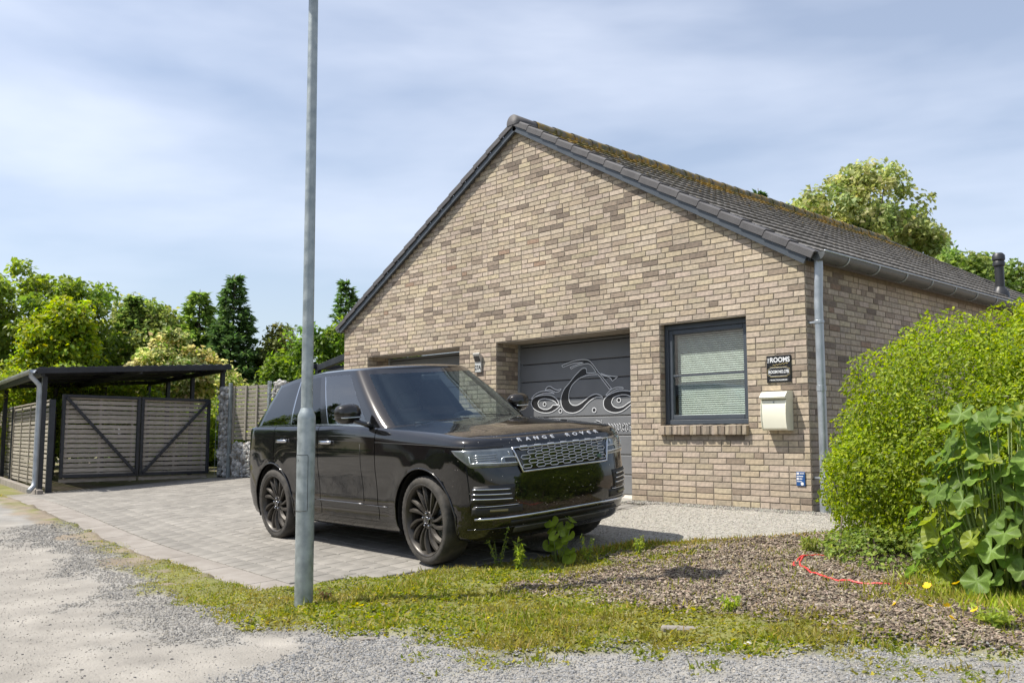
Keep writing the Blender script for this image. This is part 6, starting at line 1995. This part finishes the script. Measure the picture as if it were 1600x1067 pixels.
# chippings
x, y = area_pts(330000, -8, 5.5, -8.2, -2.5)
k, f = cam_keep(x, y)
z, g, mul, grav, dust, ins, pv = ground_z(x, y)
dens = (grav * .9 + dust * .12 + ins * .07 * (1 - mul)) * np.clip(9.0 / f ** 1.15, .12, 1) 
k &= (RNG.random(len(x)) < dens) & ~pv
x, y, z, f = x[k], y[k], z[k], f[k]; n = len(x); print('chippings', n)
gv = grav[k][:, None]; s = (RNG.uniform(.0028, .0068, (n, 1)) * (.65 + .45 * gv)) * (1 + .07 * f[:, None]) * RNG.uniform(.6, 1.25, (n, 3)); s[:, 2] *= .75
tone = RNG.uniform(.6, 1.2, (n, 1)); hue = np.where(RNG.random((n, 1)) < .30 + .45 * gv, np.where((x < -.3)[:, None], np.array([[.268, .256, .236]]), np.array([[.252, .252, .252]])), np.array([[.33, .305, .265]]))
hue = np.where(RNG.random((n, 1)) < .05, np.array([[.11, .11, .115]]), hue)
V, F, C_ = scatter(OCTV, OCTF, np.stack([x, y, z + s[:, 2] * .35], -1), s, rot_z(RNG.uniform(0, 6.28, n)), hue * tone, .3)
M['chip'] = pmat('chipping', (.9, .9, .9), (1.1, 1.1, 1.1), 60, rough=.85, attr='tint')
tag(link('chippings', np_mesh('chippings', V, F, M['chip'], False, C_)), 'loose grey stone chippings along the lane', 'gravel', None, 'stuff')
# wood mulch
x, y = area_pts(130000, -.9, 3.2, -4.9, -1.0)
k, f = cam_keep(x, y)
z, g, mul, grav, dust, ins, pv = ground_z(x, y)
k &= (RNG.random(len(x)) < mul * .75) & ~pv
x, y, z, f = x[k], y[k], z[k], f[k]; n = len(x); print('mulch', n)
BOXV = np.array([(-1,-1,-1),(1,-.7,-1),(.8,1,-1),(-1,.8,-1),(-1,-.9,1),(.9,-.8,1),(1,.9,1),(-.8,1,1)], float); BOXF = np.array([(0,3,2,1),(4,5,6,7),(0,1,5,4),(1,2,6,5),(2,3,7,6),(3,0,4,7)])
s = np.stack([RNG.uniform(.005, .020, n), RNG.uniform(.0025, .008, n), RNG.uniform(.0015, .004, n)], -1)
R_ = rot_z(RNG.uniform(0, 6.28, n)); tl = RNG.normal(0, .28, (n, 2)); R2 = np.zeros((n, 3, 3)); R2[:, 0, 0] = 1; R2[:, 1, 1] = np.cos(tl[:, 0]); R2[:, 2, 2] = np.cos(tl[:, 0]); R2[:, 1, 2] = -np.sin(tl[:, 0]); R2[:, 2, 1] = np.sin(tl[:, 0])
R3 = np.zeros((n, 3, 3)); R3[:, 1, 1] = 1; R3[:, 0, 0] = np.cos(tl[:, 1]); R3[:, 2, 2] = np.cos(tl[:, 1]); R3[:, 0, 2] = np.sin(tl[:, 1]); R3[:, 2, 0] = -np.sin(tl[:, 1])
R_ = R_ @ R2 @ R3
V, F, C_ = scatter(BOXV, BOXF, np.stack([x, y, z + .006 + RNG.random(n) * .012], -1), s, R_, palette(n, [(.185, .150, .113), (.135, .105, .078), (.065, .051, .039), (.255, .218, .175)], [4, 3, 3, 2]))
M['mulch'] = pmat('mulch_chip', (.9, .9, .9), (1.1, 1.1, 1.1), 60, rough=.9, attr='tint')
tag(link('bark_mulch', np_mesh('bark_mulch', V, F, M['mulch'], False, C_)), 'brown bark mulch in the bed right of the car', 'mulch', None, 'stuff')
# moss, clover and short grass
def blades(n, x0, x1, y0, y1, dfun, h, w, cols, wts, name, label, lean=.6, flat=False):
    x, y = area_pts(n, x0, x1, y0, y1)
    k, f = cam_keep(x, y)
    z, g, mul, grav, dust, ins, pv = ground_z(x, y)
    k &= (RNG.random(len(x)) < dfun(x, y, g, mul, ins) * np.clip(8.5 / f, .25, 1)) & ~(pv & (y > ky_out(x) + .05 + .06 * RNG.random(len(x))) & (x < bed_x(y) - .05))
    x, y, z, f = x[k], y[k], z[k], f[k]; n = len(x); print(name, n)
    pa = fbm(x, y, 4, 12); 
    d = RNG.normal(size=(n, 3)) * lean; d[:, 2] = 1 if not flat else .35; d /= np.linalg.norm(d, axis=1)[:, None]
    nr = RNG.normal(size=(n, 3)); 
    if flat: nr = RNG.normal(size=(n, 3)) * .5 + np.array([0, 0, 1])
    R_ = orient(nr, d)
    s = np.stack([np.full(n, w), h * RNG.uniform(.5, 1.4, n), np.full(n, h)], -1) * (.65 + .7 * pa)[:, None] * (.50 + .50 * sstep(-2.6, -.6, x))[:, None]
    c = palette(n, cols, wts, .2)
    warm = sstep(.46, .66, fbm(x, y, 2.3, 20))[:, None]
    c = c * (1 - warm * .5) + warm * .5 * palette(n, [(.23, .19, .045), (.18, .135, .06), (.21, .19, .055)], [2, 2, 2])
    V, F, C_ = scatter(LEAFV, LEAFF, np.stack([x, y, z - .004], -1), s, R_, c)
    tag(link(name, np_mesh(name, V, F, M['leaf'], False, C_)), label, 'ground cover', None, 'stuff')
MO = [(.125, .155, .016), (.165, .18, .018), (.095, .125, .014), (.28, .25, .02)]
blades(420000, -7, 4.5, -6.6, -1.0, lambda x, y, g, m, i: g * .9, .034, .032, MO, [4, 3, 3, 1.6], 'moss_carpet', 'yellow green moss and clover carpet on the verge around the lamp post', .9, True)
blades(150000, -6, 4.5, -6.6, -1.0, lambda x, y, g, m, i: g * sstep(.42, .62, fbm(x, y, 3.1, 14)) * .55 + i * .06, .060, .010, [(.15, .18, .025), (.21, .215, .04), (.30, .26, .10)], [3, 3, 2], 'short_grass', 'short grass blades standing in the verge', .45)
blades(60000, 1.0, 4.2, -4.2, -1.6, lambda x, y, g, m, i: i * sstep(1.9, 2.6, x) * sstep(-3.25, -2.7, y) * .8, .085, .010, [(.20, .26, .03), (.30, .33, .06), (.36, .33, .12)], [3, 3, 1], 'rough_grass', 'rough longer grass under the broad leaved plants', .5)
blades(26000, -.9, 2.2, -2.9, -1.0, lambda x, y, g, m, i: i * np.exp(-((x - bed_x(y) - .10) / .10) ** 2) * .9, .05, .012, [(.24, .22, .05), (.36, .27, .07), (.22, .26, .05)], [2, 2, 2], 'edge_grass', 'dry grass fringe along the edge of the paving', .6)
blades(5000, -13.5, -12.0, -5.2, -3.9, lambda x, y, g, m, i: (y < -3.95) * np.ones_like(x), .05, .03, [(.30, .26, .07), (.24, .25, .05)], [2, 1], 'strip_grass', 'dry grass strip in front of the slatted fence', .6)
# dry fluff, seed heads over the mulch border
# single stones on the lane
stone_v = []
for k in range(5):
    P = ICOV * (1 + RNG.uniform(-.28, .28, (len(ICOV), 1))) * np.array([1.0, .75, .5])
    stone_v.append(np_mesh('pebble', P, ICOF, None, False))
M['dark_pebble'] = pmat('dark_pebble', (.06, .06, .065), (.11, .105, .10), 30, rough=.8)
M['white_stone'] = pmat('white_stone', (.50, .48, .45), (.62, .60, .57), 18, rough=.85, bump=.3)
for me in stone_v: me.materials.append(M['dark_pebble'])
x, y = area_pts(1500, -7, 3, -8.0, -5.4)
k, f = cam_keep(x, y, .55); z, g, mul, grav, dust, ins, pv = ground_z(x, y)
k &= (dust > .3) & ~pv & (ins < .1); ids = np.where(k)[0][:70]
for i in ids:
    s = random.uniform(.005, .013) * (1.5 if random.random() < .06 else 1)
    o = link('pebble', random.choice(stone_v), None, None, (x[i], y[i], z[i] + s * .15), (0, 0, random.uniform(0, 6.28))); o.scale = (s, s, s)
    tag(o, 'small dark loose pebble on the dusty lane', 'pebble', 'dark pebbles on the lane')
def rock(name, label, loc, s, rz, mat, cat='stone'):
    P = ICOV * (1 + RNG.uniform(-.18, .18, (len(ICOV), 1))); 
    o = link(name, np_mesh(name, P, ICOF, M[mat], False), None, None, loc, (0, 0, rz)); o.scale = s; tag(o, label, cat)
rock('white_stone', 'white stone lying in the mulch below the red hose', (2.08, -3.52, gzf(2.08, -3.52) + .022), (.065, .04, .03), .4, 'white_stone')
rock('pale_stone', 'pale stone at the bottom right among the chippings', (2.50, -3.86, gzf(2.5, -3.86) + .006), (.045, .03, .018), 1.0, 'white_stone')
rock('pale_stone', 'flat pale stone in the moss below the lamp post', (.10, -5.62, gzf(.1, -5.62) + .004), (.13, .05, .014), .75, 'edge_slab')
rock('pale_stone', 'small white stone near the bottom edge of the picture', (2.0, -4.35, gzf(2.0, -4.35) + .006), (.03, .024, .016), .3, 'white_stone')
mb = MB(); mb.cbox((-.19, -.035, -.02), (.19, .035, .018), .01); o = mb.build('stone_strip', M['edge_slab'], None, False, (1.57, -4.27, gzf(1.57, -4.27) + .005), (0.05, 0.02, math.radians(42))); tag(o, 'narrow flat stone strip half sunk between mulch and chippings', 'stone')
# red hose
M['hose'] = pmat('hose', (.50, .035, .035), (.60, .055, .05), 14, rough=.4)
hp = [(1.22, -2.01), (1.17, -2.10), (1.15, -2.22), (1.19, -2.36), (1.27, -2.48), (1.40, -2.63), (1.56, -2.745), (1.73, -2.79), (1.92, -2.80), (2.12, -2.745), (2.26, -2.68), (2.5, -2.5)]
hs = MB()
def cr(P, n=6):
    out = []
    for i in range(len(P) - 1):
        p0, p1, p2, p3 = [np.array(P[min(max(i + k - 1, 0), len(P) - 1)]) for k in range(4)]
        for k in range(n):
            t = k / n; out.append(.5 * ((2*p1) + (-p0 + p2)*t + (2*p0 - 5*p1 + 4*p2 - p3)*t*t + (-p0 + 3*p1 - 3*p2 + p3)*t**3))
    return out
hs.tube([(p[0], p[1], float(ground_z(np.array([p[0]]), np.array([p[1]]))[0][0]) + .020) for p in cr(hp)], .0075, 8)
hp2 = [(1.14, -2.16), (1.135, -2.28), (1.17, -2.42), (1.26, -2.55)]
hoseo = empty('garden_hose', (1.5, -2.6, -.25)); tag(hoseo, 'red garden hose lying in a loop on the mulch', 'hose')
o = hs.build('hose_run', M['hose'], None, True); o.parent = hoseo; o.matrix_parent_inverse = Matrix.Translation((-1.5, 2.6, .25))
hs = MB(); hs.tube([(p[0], p[1], float(ground_z(np.array([p[0]]), np.array([p[1]]))[0][0]) + .018) for p in cr(hp2)], .0075, 8); o = hs.build('hose_end', M['hose'], None, True); o.parent = hoseo; o.matrix_parent_inverse = Matrix.Translation((-1.5, 2.6, .25))
# gravel strip at the foot of the wall
x, y = area_pts(2600, -2.4, .35, -.26, -.02); n = len(x)
s = RNG.uniform(.006, .014, (n, 3)); V, F, C_ = scatter(OCTV, OCTF, np.stack([x, y, gz(x, y) + .010], -1), s, rot_z(RNG.uniform(0, 6.28, n)), palette(n, [(.17, .165, .15), (.25, .24, .215), (.09, .088, .085)], [3, 2, 1]), .3)
tag(link('wall_gravel', np_mesh('wall_gravel', V, F, M['chip'], False, C_)), 'gravel strip at the foot of the brick gable', 'gravel', None, 'stuff')

# pea gravel set in the apron
x, y = area_pts(16000, -2.0, 1.7, -2.7, -.05); n = len(x)
k = (x < bed_x(y) - .03) & (y > -2.75 + (-2.0 - x) * .15 + .05)
x, y = x[k], y[k]; n = len(x)
az = gz(x, y) + .006 + (fbm(x, y, 5, 9) - .5) * .012
s = RNG.uniform(.004, .010, (n, 3)); s[:, 2] *= .5
V, F, C_ = scatter(OCTV, OCTF, np.stack([x, y, az + .001], -1), s, rot_z(RNG.uniform(0, 6.28, n)), palette(n, [(.20, .19, .17), (.30, .285, .25), (.12, .115, .105)], [3, 3, 1]) , .3)
tag(link('apron_gravel', np_mesh('apron_gravel', V, F, M['chip'], False, C_)), 'fine loose gravel strewn over the concrete apron', 'gravel', None, 'stuff')
# ------------------------------------------------------------------ across the lane, behind the camera (seen in reflections)
M['nb_wall'] = pmat('neighbour_brick', (.22, .13, .095), (.30, .19, .14), 20, rough=.9)
M['nb_roof'] = pmat('neighbour_roof', (.07, .06, .055), (.12, .10, .09), 9, rough=.8)
nb = empty('neighbour_house', (-15, -19, -.6)); tag(nb, 'red brick house with dark pitched roof across the lane', 'house')
MB().box((-7, -4.5, -.2), (7, 4.5, 2.7)).build('wall', M['nb_wall'], nb)
mb = MB(); mb.prism([(-5.1, 2.6), (5.1, 2.6), (0, 6.2)], -7.3, 7.3, lambda u, v, d: (d, u, v)); mb.build('roof', M['nb_roof'], nb)
for x in (-4.8, -1.6, 1.6, 4.8):
    o = MB().cbox((x - .6, 4.5, .8), (x + .6, 4.56, 2.1), .01).build('window', M['white_print'], nb); MB().box((x - .52, 4.57, .88), (x + .52, 4.58, 2.02)).build('pane', M['win_glass'], o)
conifer('conifer_tree', 'dark conifer across the lane left of the neighbour house', (-17.5, -9.9, -.5), 6.4, 2.0, [(.035, .07, .02), (.05, .09, .025)], [1, 1], 26, 11, 'trees across the lane', .22)
tree('broadleaf_tree', 'green tree across the lane beside the neighbour house', (-3.5, -19.5, -.6), [(0, 0, 3.6, 2.2, 2.2, 2.2), (-1.6, .5, 3.0, 1.6, 1.6, 1.7)], 130, 9000, .2, Gd, [3, 2, 2], .6, .2, 'trees across the lane')
hb = hedge('lane_hedge', 'long green hedge on the far side of the lane', (-9.0, -13.6, -.55), [(-6, 0, .55, 3.2, .5, .75), (-1, .1, .55, 3.2, .5, .8), (4, 0, .5, 3.0, .5, .75), (10, -.1, .6, 4.0, .5, .8), (17, 0, .6, 4, .5, .8)], 70000, .10, Gd, [3, 2, 2])
tree('broadleaf_tree', 'leafy green tree across the lane beyond the dark conifer', (-22.5, -11.0, -.5), [(0, 0, 4.0, 2.0, 2.0, 2.3), (1.0, .8, 3.0, 1.4, 1.4, 1.6)], 140, 12000, .17, Gd, [3, 2, 2], .5, .16, 'trees across the lane')
# end
